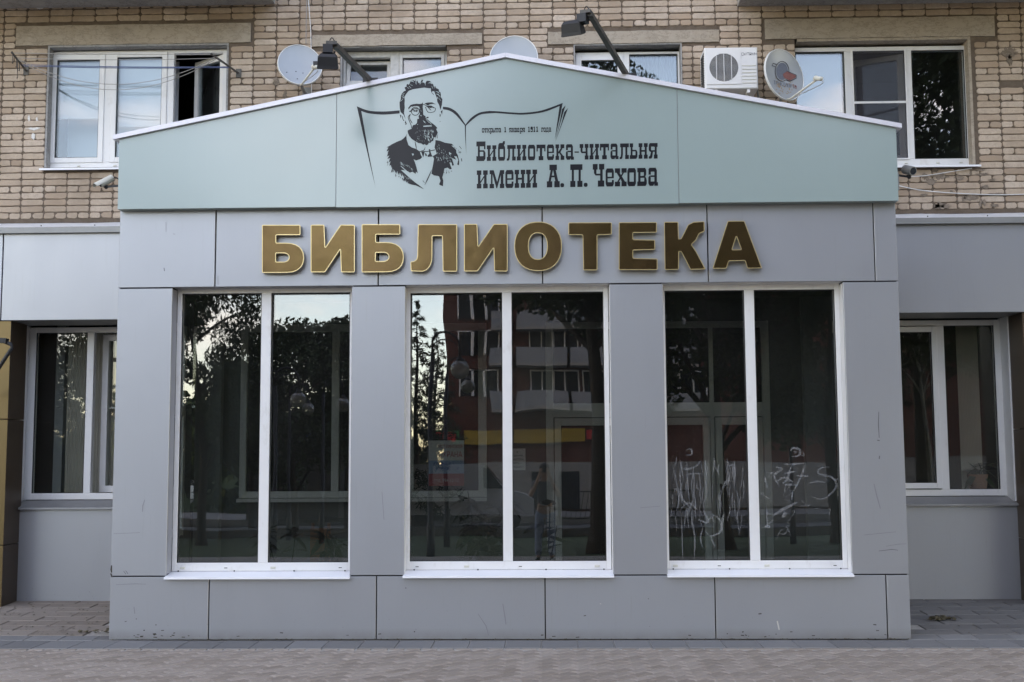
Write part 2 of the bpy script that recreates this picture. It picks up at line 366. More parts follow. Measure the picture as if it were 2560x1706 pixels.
def globe():
    t = NT('clear_lamp_globe'); fr = t.n('ShaderNodeFresnel'); fr.inputs['IOR'].default_value = 1.5
    tr = t.n('ShaderNodeBsdfTransparent'); tr.inputs['Color'].default_value = (0.72, 0.72, 0.70, 1)
    pb = t.n('ShaderNodeBsdfGlossy'); pb.inputs['Roughness'].default_value = 0.12
    mxs = t.n('ShaderNodeMixShader'); f2 = t.math('ADD', t.math('MULTIPLY', fr.outputs[0], 0.9), 0.10)
    t.l(f2, mxs.inputs[0]); t.l(tr.outputs[0], mxs.inputs[1]); t.l(pb.outputs[0], mxs.inputs[2]); df = t.n('ShaderNodeBsdfDiffuse'); df.inputs['Color'].default_value = (0.85, 0.84, 0.80, 1); m2 = t.n('ShaderNodeMixShader'); m2.inputs[0].default_value = 0.30; t.l(mxs.outputs[0], m2.inputs[1]); t.l(df.outputs[0], m2.inputs[2]); t.l(m2.outputs[0], t.out.inputs['Surface']); return t.m
M['globe'] = globe()
def scratch():
    t = NT('scratched_glass'); tr = t.n('ShaderNodeBsdfTransparent'); df = t.n('ShaderNodeBsdfDiffuse'); df.inputs['Color'].default_value = (0.55, 0.56, 0.58, 1)
    mxs = t.n('ShaderNodeMixShader'); t.l(t.ramp(t.noise(24, 4, 0.7), [(0.3, (0.06, 0.06, 0.06)), (0.75, (0.36, 0.36, 0.36))]), mxs.inputs[0])
    t.l(tr.outputs[0], mxs.inputs[1]); t.l(df.outputs[0], mxs.inputs[2]); t.l(mxs.outputs[0], t.out.inputs['Surface']); return t.m
M['scratch'] = scratch()
def net():
    t = NT('insect_net'); tr = t.n('ShaderNodeBsdfTransparent'); df = t.n('ShaderNodeBsdfDiffuse'); df.inputs['Color'].default_value = (0.06, 0.06, 0.07, 1)
    mxs = t.n('ShaderNodeMixShader'); mxs.inputs[0].default_value = 0.45
    t.l(tr.outputs[0], mxs.inputs[1]); t.l(df.outputs[0], mxs.inputs[2]); t.l(mxs.outputs[0], t.out.inputs['Surface']); return t.m
M['net'] = net()
# ================================================================== library pavilion (front plane y = 0)
XL, XR = -3.896, 3.197
J = [-3.004 + 1.5 * i for i in range(5)]
ZP, ZT, ZTOP = 0.556, 3.162, 3.985
YB = 2.26                                  # brick wall plane
YW = 2.31                                  # window plane of the ground-floor wings
lib = thing('library_pavilion', 'silver clad glazed pavilion standing out from the brick flats', 'building', (0, 1.1, 0))
W1 = (vx((430.5, 720), (415.5, 1442), 0), vx((879, 720), (875, 1442), 0))
W2 = (vx((1013, 720), (1010, 1442), 0), vx((1524, 720), (1532.6, 1442), 0))
W3 = (vx((1657.3, 712), (1668.5, 1434), 0), vx((2107, 706), (2131.4, 1437), 0))
G = 0.011                                  # half joint
def panel(x0, x1, z0, z1, y0=0.0, y1=0.022, parent=lib, mat='clad', name='panel'):
    return MB().bbox(x0, x1, y0, y1, z0, z1, 0.003).build(name, M[mat], parent)
# dark sub-frame behind the joints
mb = MB()
for x0, x1, z0, z1 in ((XL + .01, W1[0] - .01, 0.0, ZTOP), (W1[1] + .01, W2[0] - .01, 0.0, ZTOP), (W2[1] + .01, W3[0] - .01, 0.0, ZTOP), (W3[1] + .01, XR - .01, 0.0, ZTOP)): mb.box(x0, x1, 0.026, 0.14, z0, z1)
for w in (W1, W2, W3): mb.box(w[0] - .01, w[1] + .01, 0.026, 0.14, 0.0, ZP - .03); mb.box(w[0] - .01, w[1] + .01, 0.026, 0.14, ZT + .02, ZTOP)
mb.build('backing_frame', M['joint'], lib)
xs = [XL] + J + [XR]
for i in range(6):
    a = xs[i] + (G / 2 if i else 0); b = xs[i + 1] - (G / 2 if i < 5 else 0)
    panel(a, b, ZT + G / 2, ZTOP, 0.0, 0.022)
    panel(a, b, 0.0, ZP - G / 2)
for a, b in ((XL, W1[0]), (W1[1], W2[0]), (W2[1], W3[0]), (W3[1], XR)):
    panel(a, b, ZP + G / 2, ZT - G / 2, -0.001 if a > 0 else 0.0)
RD = 0.15                                  # reveal depth
def pane_box(x0, x1, z0, z1, y, name, mat, parent, tilt=TILT):
    mb = MB(); zc = (z0 + z1) / 2
    f = lambda z, d: y + d + (z - zc) * tilt
    vs = [(x0, f(z0, 0), z0), (x1, f(z0, 0), z0), (x1, f(z1, 0), z1), (x0, f(z1, 0), z1), (x0, f(z0, .022), z0), (x1, f(z0, .022), z0), (x1, f(z1, .022), z1), (x0, f(z1, .022), z1)]
    mb.add(vs, [(0, 1, 2, 3), (4, 7, 6, 5)])
    return mb.build(name, mat, parent)
def frame_mb(x0, x1, z0, z1, y0, y1, ls, rs, bs, ts):
    """rectangular ring: left, right, bottom, top member widths"""
    mb = MB(); mb.bbox(x0, x0 + ls, y0, y1, z0, z1); mb.bbox(x1 - rs, x1, y0, y1, z0, z1)
    mb.bbox(x0 + ls, x1 - rs, y0 + .0005, y1, z0, z0 + bs); mb.bbox(x0 + ls, x1 - rs, y0 + .0005, y1, z1 - ts, z1); return mb
def gasket(mb, x0, x1, z0, z1, y, g=0.006):
    mb.box(x0, x0 + g, y, y + .02, z0, z1); mb.box(x1 - g, x1, y, y + .02, z0, z1); mb.box(x0, x1, y, y + .02, z0, z0 + g); mb.box(x0, x1, y, y + .02, z1 - g, z1); return mb
wins = []
for wi, (w, px) in enumerate(((W1, ((455.7, 734), (441.7, 1409), (654.5, 734), (644.8, 1408), (678.7, 734), (669.5, 1408), (875, 732), (870.7, 1405))),
                     (W2, ((1026, 733), (1024.6, 1405), (1255.3, 733), (1258, 1405), (1279, 733), (1282, 1405), (1508, 730), (1516.6, 1402))),
                     (W3, ((1662, 727), (1672.4, 1401), (1860.4, 727), (1875.5, 1401), (1885, 727), (1900.7, 1401), (2086.3, 724), (2106.2, 1402))))):
    e = [vx(px[i], px[i + 1], RD) for i in (0, 2, 4, 6)]
    zb, zt = hz(px[1], px[7], RD), hz(px[0], px[6], RD)
    x0, x1 = min(w[0] + 0.004, e[0] - .045) if wi else e[0] - .045, max(e[3] + .045, w[1] - 0.004)
    x0 = min(x0, w[0] + .02); x1 = max(x1, w[1] - .02)
    z0, z1 = zb - .075, ZT + .03
    fr = frame_mb(x0, x1, z0, z1, RD, RD + .07, e[0] - x0, x1 - e[3], zb - z0, z1 - zt)
    fr.bbox(e[1], e[2], RD - .003, RD + .07, zb, zt)
    fo = fr.build('window', M['pvc'], lib)
    gk = MB()
    for a, b in ((e[0], e[1]), (e[2], e[3])):
        gasket(gk, a, b, zb, zt, RD + .004)
        pane_box(a + .004, b - .004, zb + .004, zt - .004, RD + .03, 'pane', M['glass'], fo)
    gk.build('gasket', M['gasket'], fo)
    # drain slots with their little caps
    for q, u in enumerate((0.06, 0.30, 0.56, 0.93)):
        xx = x0 + (x1 - x0) * u
        if (q + wi) % 2: MB().box(xx - .014, xx + .014, RD - .002, RD + .002, zb - .05, zb - .044).build('drain_slot', M['gasket'], fo)
        else: MB().bbox(xx - .022, xx + .022, RD - .009, RD + .002, zb - .055, zb - .036).build('drain_cap', M['offwhite'], fo)
    # sill: sloping sheet with a turned-down lip that oversails the cladding
    sl_ = MB(); zs0, zs1 = z0 - .002, z0 - .035
    l0, l1 = w[0] - (.006 if wi != 1 else .008), w[1] + .006
    sl_.add([(w[0] + .002, RD + .01, zs0), (w[1] - .002, RD + .01, zs0), (l1, -.045, zs1), (l0, -.045, zs1), (l0, -.047, zs1 - .018), (l1, -.047, zs1 - .018), (l1, -.036, zs1 - .018), (l0, -.036, zs1 - .018), (w[0] + .002, RD + .01, zs0 - .012), (w[1] - .002, RD + .01, zs0 - .012)],
            [(0, 3, 2, 1), (3, 4, 5, 2), (4, 7, 6, 5), (7, 8, 9, 6), (0, 8, 7, 3), (1, 2, 6, 9), (2, 5, 6), (3, 7, 4)])
    so_ = sl_.build('sill', M['sillw'], fo)
    for u in (0.04, 0.35, 0.68, 0.96):
        MB().ball((w[0] + (w[1] - w[0]) * u, RD - .01, zs0 + .004), .007, 6).build('screw', M['gasket'], fo)
    # folded reveals of the opening
    rv = MB(); rv.box(w[0] - .003, w[0] + .0, .023, RD - .001, ZP + .02, ZT - .01); rv.box(w[1], w[1] + .003, .023, RD - .001, ZP + .02, ZT - .01)
    rv.box(w[0], w[1], .024, RD - .001, ZT + .004, ZT + .008); rv.build('reveal', M['pvc'] if wi else M['clad_lite'], lib)
    wins.append((fo, e, zb, zt))
# scuffs, chips and scratches on the cladding
def zf(x, y): p = at(x, y, -.0022); return (p.x, p.z)
def scuff(pts, w, mat, name='scuff_mark'):
    n = len(pts); a = []; b = []
    for i_, p in enumerate(pts):
        q0, q1 = pts[max(i_ - 1, 0)], pts[min(i_ + 1, n - 1)]; dx, dy = q1[0] - q0[0], q1[1] - q0[1]; l = math.hypot(dx, dy) or 1; k = w / 2 * (.35 + .65 * math.sin(math.pi * (i_ + .5) / n))
        a.append(zf(p[0] - dy / l * k, p[1] + dx / l * k)); b.append(zf(p[0] + dy / l * k, p[1] - dx / l * k))
    mb = MB(); mb.prism(a + b[::-1], [], lambda u, v, y: (u, y, v), -.0022 - R.random() * .0006, None); mb.build(name, M[mat], lib)
M['scuffd'] = plain('dark_scuff', (0.13, 0.13, 0.14), 0.6, bump=False); M['scuffm'] = plain('grey_scuff', (0.25, 0.255, 0.27), 0.5, bump=False); M['scuffl'] = plain('pale_scratch', (0.62, 0.60, 0.55), 0.6, bump=False); M['grime'] = plain('foot_grime', (0.06, 0.05, 0.042), 0.9, bump=False)
for pts, w, mt in (([(1943, 1553), (1948, 1575)], 4, 'scuffl'), ([(2197, 1030), (2196, 1060), (2198, 1095)], 2.2, 'scuffd'), ([(2193, 1101), (2199, 1102)], 3, 'scuffd'), ([(2199, 1140), (2198, 1148)], 3, 'scuffd'), ([(2197, 1378), (2230, 1374), (2245, 1376)], 1.6, 'scuffd'), ([(2215, 1366), (2245, 1361), (2266, 1360)], 1.6, 'scuffm'), ([(2185, 1210), (2192, 1240), (2201, 1272)], 3, 'scuffm'), ([(2160, 1338), (2240, 1330)], 1.6, 'scuffm'),
                   ([(362, 1250), (357, 1265), (356, 1280)], 2.4, 'scuffm'), ([(309, 1428), (315, 1436)], 1.6, 'scuffd'), ([(314, 1427), (320, 1435)], 1.6, 'scuffd'), ([(279, 1414), (278, 1424), (279, 1432)], 4, 'grime'), ([(277, 1434), (280, 1443)], 4, 'grime'), ([(290, 1462), (340, 1460), (365, 1461)], 1.6, 'scuffm'), ([(284, 1335), (350, 1332)], 1.4, 'scuffm'), ([(335, 1518), (337, 1535)], 2.4, 'scuffm'),
                   ([(1257, 1510), (1262, 1540), (1265, 1562)], 2.6, 'scuffm'), ([(1195, 1535), (1215, 1565), (1222, 1590)], 2.2, 'scuffm'), ([(1013, 1470), (1016, 1471)], 3, 'scuffd'), ([(1500, 1510), (1503, 1510)], 3, 'scuffl'), ([(1620, 1497), (1622, 1498)], 3, 'scuffd'), ([(955, 1230), (960, 1300)], 1.6, 'scuffm'), ([(1600, 1270), (1650, 1266)], 1.4, 'scuffm'), ([(415, 556), (415, 580)], 1.6, 'scuffm'), ([(410, 670), (411, 678)], 2.4, 'scuffd'), ([(432, 585), (438, 586)], 2, 'scuffm'), ([(545, 690), (545, 712)], 2, 'scuffm')):
    scuff(pts, w, mt)
qg = random.Random(17)
for k in range(46):
    x = qg.choice([qg.uniform(300, 2260), qg.gauss(390, 40), qg.gauss(1920, 60)]); y = 1594 - abs(qg.gauss(0, 7)) if qg.random() < .8 else 1594 - qg.random() * 60; l = qg.uniform(1.5, 9)
    if 285 < x < 2262: scuff([(x, y), (x + l, y + qg.uniform(-1, 1))], qg.uniform(1.6, 3.2), 'grime', 'dirt_fleck')
# side walls with a glazed opening, roof, ceiling, floor
for sx, x in ((-1, XL), (1, XR)):
    o = (x, x - sx * .02); xa, xb = min(o), max(o)
    for y0, y1, z0, z1 in ((.03, .45, 0, ZTOP), (1.75, 2.02, 0, ZTOP), (.4505, 1.7495, 0, .80), (.4505, 1.7495, 3.0, ZTOP)):
        MB().box(xa, xb, y0, y1, z0, z1).build('panel', M['clad'], lib)
    xi = (x - sx * .0205, x - sx * .10); xa, xb = min(xi), max(xi)
    iw = MB()
    for y0, y1, z0, z1 in ((.141, .45, .0, 3.3), (1.75, 2.02, .0, 3.3), (.4505, 1.7495, 0, .80), (.4505, 1.7495, 3.0, 3.3)): iw.box(xa, xb, y0, y1, z0, z1)
    iw.build('inner_wall', M['room'], lib)
    f = MB(); g = x - sx * .045; fa, fb = min(g, g - sx * .07), max(g, g - sx * .07)
    for y0, y1, z0, z1 in ((.455, .52, .805, 2.995), (1.68, 1.745, .805, 2.995), (.52, 1.68, .805, .88), (.52, 1.68, 2.92, 2.995), (.52, 1.68, 2.05, 2.15)): f.box(fa, fb, y0, y1, z0, z1)
    f = f.build('side_window', M['pvc'], lib)
    MB().box(x - sx * .075, x - sx * .09, .52, 1.68, .88, 2.05).build('pane', M['glass_in'], f)
    MB().box(x - sx * .075, x - sx * .09, .52, 1.68, 2.15, 2.92).build('pane', M['glass_in'], f)
    MB().tube([(x - sx * .11, .60, 2.00), (x - sx * .38, .72, 2.005)], .008, 6).build('vent_stay', M['white'], f)
MB().box(XL + .02, XR - .02, .13, 2.24, ZTOP - .055, ZTOP - .005).build('roof', M['gutter'], lib)
MB().box(XL + .105, XR - .105, .145, 2.19, 3.30, 3.33).build('ceiling', M['room'], lib)
MB().box(XL + .105, XR - .105, .145, 2.19, .02, .06).build('floor', M['floor'], lib)
# inner front of the old building, seen through the glass
def ix(px, y=2.15): return at(px, 1150, y).x
zi0, zi1 = 1.17, 3.05
mb = MB()
cuts = [(ix(600), ix(1217)), (ix(1366), ix(1928))]
for a, b in ((XL + .105, cuts[0][0]), (cuts[0][1], cuts[1][0]), (cuts[1][1], XR - .105)): mb.box(a, b, 2.15, 2.2, .06, 3.3)
mb.box(cuts[0][0], cuts[0][1], 2.15, 2.2, .06, zi0); mb.box(cuts[0][0], cuts[0][1], 2.15, 2.2, zi1, 3.3); mb.box(cuts[1][0], cuts[1][1], 2.15, 2.2, zi1, 3.3)
mb.build('inner_front', M['room'], lib)
mb = MB(); mb.bbox(ix(492), ix(556), 2.05, 2.149, .06, 3.3); mb.build('inner_pier', M['roomlight'], lib)
mb = MB(); mb.bbox(ix(2010), ix(2085), 2.05, 2.149, .06, 3.3); mb.build('inner_pier', M['roomlight'], lib)
a, b = cuts[0]; f = frame_mb(a, b, zi0, zi1, 2.12, 2.19, .07, .09, .07, .08)
m0, m1 = ix(829), ix(847); f.box(m0, m1, 2.121, 2.19, zi0 + .07, zi1 - .08)
m2, m3 = ix(1005), ix(1034); f.box(m2, m3, 2.121, 2.19, zi0 + .07, zi1 - .08)
f.box(a, b, 2.02, 2.119, zi0 - .04, zi0 - .005)
f = f.build('inner_window', M['pvc'], lib)
for p, q in ((a + .07, m0), (m1, m2), (m3, b - .09)): MB().box(p, q, 2.15, 2.165, zi0 + .07, zi1 - .08).build('pane', M['glass_in'], f)
a, b = cuts[1]; f = frame_mb(a, b, .06, zi1, 2.12, 2.19, .08, .08, .06, .07)
tz0, tz1 = 2.02, 2.17
f.box(a + .08, b - .08, 2.121, 2.19, tz0, tz1)
mm = [(ix(1560), ix(1580)), (ix(1777), ix(1787))]
for p, q in mm: f.box(p, q, 2.1215, 2.19, .12, tz0); f.box(p, q, 2.1215, 2.19, tz1, zi1 - .07)
f = f.build('inner_door_screen', M['pvc'], lib)
st = [a + .08, mm[0][0], mm[0][1], mm[1][0], mm[1][1], b - .08]
for k in (0, 2, 4):
    p, q = st[k], st[k + 1]
    MB().box(p, q, 2.15, 2.165, tz1, zi1 - .07).build('pane', M['glass_in'], f)
    lf = frame_mb(p + .01, q - .01, .13, tz0 - .01, 2.105, 2.16, .07, .07, .10, .08).build('door_leaf', M['pvc'], f)
    if k: MB().tube([(p + .05, 2.08, .95), (p + .05, 2.06, 1.0), (p + .05, 2.06, 1.25), (p + .05, 2.08, 1.30)], .012, 6).build('handle', M['black'], f)
    MB().box(p + .08, q - .08, 2.13, 2.14, .23, tz0 - .09).build('pane', M['glass_in'], f)
# dim library hall behind
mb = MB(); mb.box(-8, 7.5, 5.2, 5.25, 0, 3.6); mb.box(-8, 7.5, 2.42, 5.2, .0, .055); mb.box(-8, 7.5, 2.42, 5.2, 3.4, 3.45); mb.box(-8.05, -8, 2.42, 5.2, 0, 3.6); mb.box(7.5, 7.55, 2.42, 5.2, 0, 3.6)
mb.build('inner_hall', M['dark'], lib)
# ================================================================== gable sign board
sg = thing('gable_sign', 'pale aqua gable shaped sign board with bearded portrait and open book', 'sign', (-.33, -.04, 3.88))
SY = -0.10
SL, SR, SB = -3.885, 3.198, 3.878
TLz, TRz, AX, AZ = 4.53, 4.543, -.33, 5.243
s1, s2 = vx((840.7, 236), (840.7, 524), SY), vx((1693, 226), (1697, 513), SY)
def topz(x): return TLz + (AZ - TLz) * (x - SL) / (AX - SL) if x < AX else AZ + (TRz - AZ) * (x - AX) / (SR - AX)
fxz = lambda u, v, y: (u, y, v)
for x0, x1 in ((SL, s1 - .003), (s1 + .003, s2 - .003), (s2 + .003, SR)):
    top = [(x0, topz(x0))] + ([(AX, AZ)] if x0 < AX < x1 else []) + [(x1, topz(x1))]
    fixn(MB().prism([(x0, SB - (.004 if x0 > -3 and x1 < 2 else 0)), (x1, SB - (.004 if x0 > -3 and x1 < 2 else 0))] + top[::-1], [], fxz, SY, -.004).build('sign_panel', M['sign'], sg))
fixn(MB().prism([(SL + .01, SB + .01), (SR - .01, SB + .01), (SR - .01, topz(SR - .01) - .01), (AX, AZ - .01), (SL + .01, topz(SL + .01) - .01)], [], fxz, SY + .006, -.007).build('sign_core', M['gutter'], sg))
CT = .044
for (xa, xb, za, zb) in ((SL - .05, AX - .0015, topz(SL) - .05 * (AZ - TLz) / (AX - SL), AZ), (AX + .0015, SR + .045, AZ, TRz + .045 * (TRz - AZ) / (SR - AX))):
    fixn(MB().prism([(xa, za + .003), (xb, zb + .003), (xb, zb + CT), (xa, za + CT)], [], fxz, SY - .03, .12).build('coping', M['coping'], sg))
fixn(MB().box(SR - .004, SR + .016, -.085, -.01, 3.98, 4.14).build('bracket', M['gutter'], sg))
# ------------------------------------------------------------------ print on the sign
def film(polys, step=0.00012, y=SY - .0012, name='print', mat='print', parent=sg):
    """flat film shapes; each polygon is a list of photo points, laid on the sign plane"""
    mb = MB()
    for i, pl in enumerate(polys):
        try: mb.prism([(p[0], p[1]) for p in pl], [], lambda u, v, yy: tuple(at(u, v, yy)), y - step * (i % 12), None)
        except Exception: pass
    return mb.build(name, M[mat], parent)
def zz(ox, oy, s): return lambda pts: [(ox + x / s, oy + y / s) for x, y in pts]
def curve(pts, n=6):
    """Catmull-Rom through points"""
    out = []; P = [pts[0]] + list(pts) + [pts[-1]]
    for i in range(1, len(P) - 2):
        for k in range(n):
            t = k / n; q = []
            for c in (0, 1):
                a, b, cc, d = P[i - 1][c], P[i][c], P[i + 1][c], P[i + 2][c]
                q.append(.5 * (2 * b + (cc - a) * t + (2 * a - 5 * b + 4 * cc - d) * t * t + (3 * b - a - 3 * cc + d) * t ** 3))
            out.append(tuple(q))
    return out + [pts[-1]]
def stroke(pts, w, taper=False):
    """polyline -> outline polygon"""
    a = []; b = []; n = len(pts)
    for i, p in enumerate(pts):
        q0 = pts[max(i - 1, 0)]; q1 = pts[min(i + 1, n - 1)]; dx, dy = q1[0] - q0[0], q1[1] - q0[1]; l = math.hypot(dx, dy) or 1
        k = w / 2 * (math.sin(math.pi * (i + .35) / (n - .3)) if taper else 1)
        a.append((p[0] - dy / l * k, p[1] + dx / l * k)); b.append((p[0] + dy / l * k, p[1] - dx / l * k))
    return a + b[::-1]
Z6 = zz(860, 160, 4.9); Z12 = zz(1240, 0, 2.8)
book = [Z6(curve([(157, 520), (300, 572), (480, 584), (682, 570)]) + curve([(682, 608), (480, 622), (300, 606), (212, 578)])),
        Z6([(157, 520), (212, 578), (300, 1080), (386, 1518), (270, 1020)]),
        Z6(curve([(1212, 525), (1300, 541), (1390, 602), (1487, 742)]) + curve([(1487, 764), (1375, 632), (1290, 573), (1212, 556)])),
        Z6([(1480, 748), (1494, 748), (1493, 900), (1498, 1115), (1484, 900)]),
        Z6(curve([(1487, 745), (1560, 660), (1660, 598), (1780, 577)])) + Z12(curve([(0, 779), (120, 789), (200, 790), (320, 774), (467, 722)])) + Z12(curve([(447, 743), (330, 786), (200, 803), (120, 801), (0, 792)])) + Z6(curve([(1790, 606), (1670, 622), (1580, 680), (1487, 766)])),
        Z12([(446, 738), (467, 722), (452, 800), (412, 975), (433, 830)]), Z12([(462, 765), (487, 739), (468, 800), (413, 988), (448, 850)]), Z12([(478, 786), (505, 757), (482, 815), (413, 1000), (460, 860)])]
film(book, name='book_outline')
ZH = zz(960, 180, 11.2); ZBm = zz(940, 300, 8.7125)
hd = [[(560, 545), (612, 520), (590, 478), (575, 440), (640, 405), (622, 372), (662, 338), (690, 362), (722, 318), (735, 268), (800, 272), (842, 300), (800, 238), (740, 242), (812, 226), (858, 258), (885, 200), (884, 258), (916, 330), (905, 268), (930, 236), (962, 300), (992, 328), (1018, 258), (1012, 332), (1055, 222), (1096, 224), (1074, 300), (1128, 300), (1150, 345), (1172, 282), (1200, 250), (1272, 252), (1335, 296), (1262, 296), (1372, 342), (1402, 420), (1440, 400), (1452, 455), (1500, 470), (1546, 505), (1530, 545), (1580, 570), (1594, 640), (1590, 700), (1636, 770), (1622, 925), (1580, 1070), (1543, 930), (1490, 835), (1484, 742), (1442, 640), (1404, 545), (1350, 545), (1345, 590), (1400, 632), (1385, 645), (1336, 592), (1310, 522), (1312, 465), (1250, 460), (1190, 452), (1130, 441), (1060, 450), (960, 466), (880, 478), (806, 490), (690, 535), (622, 622), (572, 702), (582, 800), (575, 900), (581, 1000), (560, 1150), (604, 1330), (545, 1200), (462, 1125), (440, 1000), (434, 860), (470, 760), (472, 680), (500, 612)],
      [(445, 1190), (492, 1228), (466, 1305)], [(508, 1245), (525, 1240), (535, 1320), (574, 1380), (540, 1370), (515, 1310)], [(602, 1362), (640, 1470), (588, 1484), (606, 1450), (585, 1430)],
      [(1640, 1068), (1625, 1200), (1588, 1112)], [(1562, 1172), (1588, 1205), (1575, 1262), (1558, 1250)], [(1555, 1395), (1588, 1380), (1570, 1405)],
      [(690, 1055), (678, 1010), (740, 930), (820, 906), (915, 892), (1000, 900), (1062, 890), (1075, 853), (1092, 890), (1086, 990), (1000, 985), (930, 958), (850, 962), (780, 978), (765, 965), (730, 1000)],
      [(1132, 882), (1230, 860), (1350, 855), (1455, 915), (1380, 897), (1290, 905), (1240, 935), (1215, 942), (1170, 905)],
      [(700, 1100), (765, 1075), (800, 1035), (880, 1018), (960, 1030), (930, 1055), (860, 1040), (800, 1075), (760, 1120), (712, 1122)],
      [(805, 1085), (840, 1060), (870, 1085), (950, 1062), (925, 1125), (890, 1110), (820, 1116), (850, 1095)],
      [(1180, 962), (1250, 945), (1330, 950), (1450, 1022), (1400, 1020), (1350, 1000), (1300, 1012), (1255, 1000), (1330, 1082), (1290, 1070), (1235, 1010)],
      [(1150, 985), (1175, 985), (1195, 1060), (1235, 1120), (1300, 1135), (1380, 1120), (1425, 1080), (1440, 1010), (1455, 1015), (1442, 1085), (1395, 1132), (1305, 1152), (1222, 1136), (1180, 1070)],
      [(985, 920), (1050, 905), (1120, 908), (1180, 930), (1225, 985), (1205, 990), (1165, 945), (1110, 924), (1050, 922), (1000, 935)],
      [(990, 985), (1082, 980), (1092, 1040), (1102, 1205), (1160, 1240), (1170, 1300), (1205, 1260), (1250, 1262), (1246, 1292), (1196, 1306), (1160, 1320), (1240, 1390), (1340, 1430), (1440, 1510), (1500, 1585), (1300, 1600), (780, 1600), (815, 1490), (880, 1482), (940, 1422), (980, 1320), (965, 1240), (1005, 1180), (990, 1090)]]
rings = []
for cx, cy, rx, ry in ((876, 1105, 112, 112),):
    o = [(cx + rx * math.cos(t * math.pi / 12), cy + ry * math.sin(t * math.pi / 12)) for t in range(25)]
    rings.append(stroke(o, 20))
cord = [stroke(curve([(745, 1185), (690, 1240), (680, 1290), (720, 1400), (760, 1500), (772, 1580)]), 20), stroke(curve([(735, 1215), (712, 1260), (735, 1345), (790, 1440)]), 20)]
bust = [[(900, -20), (1000, -30), (1120, -10), (1200, 60), (1332, 168), (1312, 200), (1346, 280), (1322, 330), (1290, 385), (1262, 380), (1246, 455), (1205, 475), (1185, 505), (1150, 500), (1135, 535), (1095, 555), (1060, 528), (1030, 545), (980, 512), (920, 505), (860, 468), (780, 420), (722, 350), (690, 270), (690, 232), (725, 215), (780, 190), (800, 120), (830, 130), (890, 70)],
        [(690, 290), (650, 350), (600, 405), (550, 442), (480, 468), (400, 505), (340, 535), (285, 572), (228, 600), (270, 605), (240, 655), (232, 695), (275, 665), (255, 720), (262, 790), (290, 770), (262, 850), (310, 830), (275, 930), (318, 900), (290, 1000), (322, 985), (345, 1070), (322, 1160), (372, 1105), (352, 1150), (405, 1105), (440, 1178), (455, 1130), (500, 1200), (520, 1150), (560, 1235), (575, 1190), (608, 1270), (600, 1330), (650, 1300), (660, 1360), (700, 1340), (705, 1385), (780, 1412), (860, 1425), (960, 1468), (1048, 1515), (960, 1440), (850, 1362), (740, 1270), (640, 1180), (540, 1090), (620, 1100), (690, 1120), (740, 1152), (790, 1130), (865, 1178), (870, 1130), (912, 1162), (880, 1030), (850, 930), (818, 858), (872, 886), (960, 858), (1005, 815), (975, 760), (955, 690), (870, 632), (780, 602), (708, 552), (668, 430), (662, 345)],
        [(1296, 440), (1400, 458), (1500, 498), (1650, 522), (1692, 560), (1640, 560), (1700, 610), (1745, 655), (1752, 720), (1782, 770), (1812, 900), (1808, 992), (1768, 972), (1792, 880), (1760, 800), (1700, 790), (1750, 870), (1650, 832), (1700, 990), (1660, 1000), (1645, 930), (1600, 930), (1650, 1070), (1610, 1080), (1560, 1040), (1490, 1062), (1475, 1150), (1445, 1250), (1466, 1330), (1458, 1445), (1400, 1425), (1372, 1405), (1405, 1330), (1372, 1230), (1340, 1222), (1260, 1210), (1208, 1172), (1222, 1080), (1242, 980), (1262, 850), (1238, 790), (1322, 742), (1300, 662), (1274, 602), (1290, 520)],
        stroke([(1212, 1085), (1175, 1180), (1110, 1320), (1062, 1418)], 22, True), stroke(curve([(848, 465), (868, 560), (884, 650)]), 20, True), stroke(curve([(1072, 590), (1045, 660), (975, 672)]), 16, True), stroke([(950, 692), (1110, 690), (1285, 655)], 18),
        [(985, 700), (1015, 690), (1060, 700), (1030, 820), (1005, 760)], [(1150, 640), (1180, 640), (1190, 700), (1215, 770), (1238, 800), (1130, 806), (1120, 780), (1160, 740)], [(1060, 720), (1100, 740), (1110, 790), (1080, 790)],
        stroke([(1815, 572), (1862, 635)], 18, True), stroke([(1862, 840), (1870, 905)], 26, True), stroke([(1020, 1322), (1055, 1370)], 16, True)]
rr = random.Random(3)
for k in range(46):                                                  # loose pen strokes round the coat
    a = rr.random()
    if k < 16: x, y, dx, dy = 330 + a * 420, 1120 + a * 250, -14, 34
    elif k < 26: x, y, dx, dy = 262 + 10 * rr.random(), 640 + a * 330, -20, 40
    elif k < 38: x, y, dx, dy = 1480 + a * 180, 1085 + rr.random() * 80, -6, 20
    else: x, y, dx, dy = 1690 + a * 150, 560 + a * 150, 16, 26
    x += rr.uniform(-16, 16); y += rr.uniform(-14, 14)
    bust.append(stroke([(x, y), (x + dx * .5, y + dy * .6), (x + dx, y + dy)], rr.uniform(7, 15), True))
for k in range(16):
    a = rr.random(); bust.append(stroke([(1240 + a * 100, 260 + rr.random() * 130), (1252 + a * 100, 300 + rr.random() * 120)], 8, True))
film([ZH(p) for p in hd + rings + cord] + [ZBm(p) for p in bust], name='portrait')
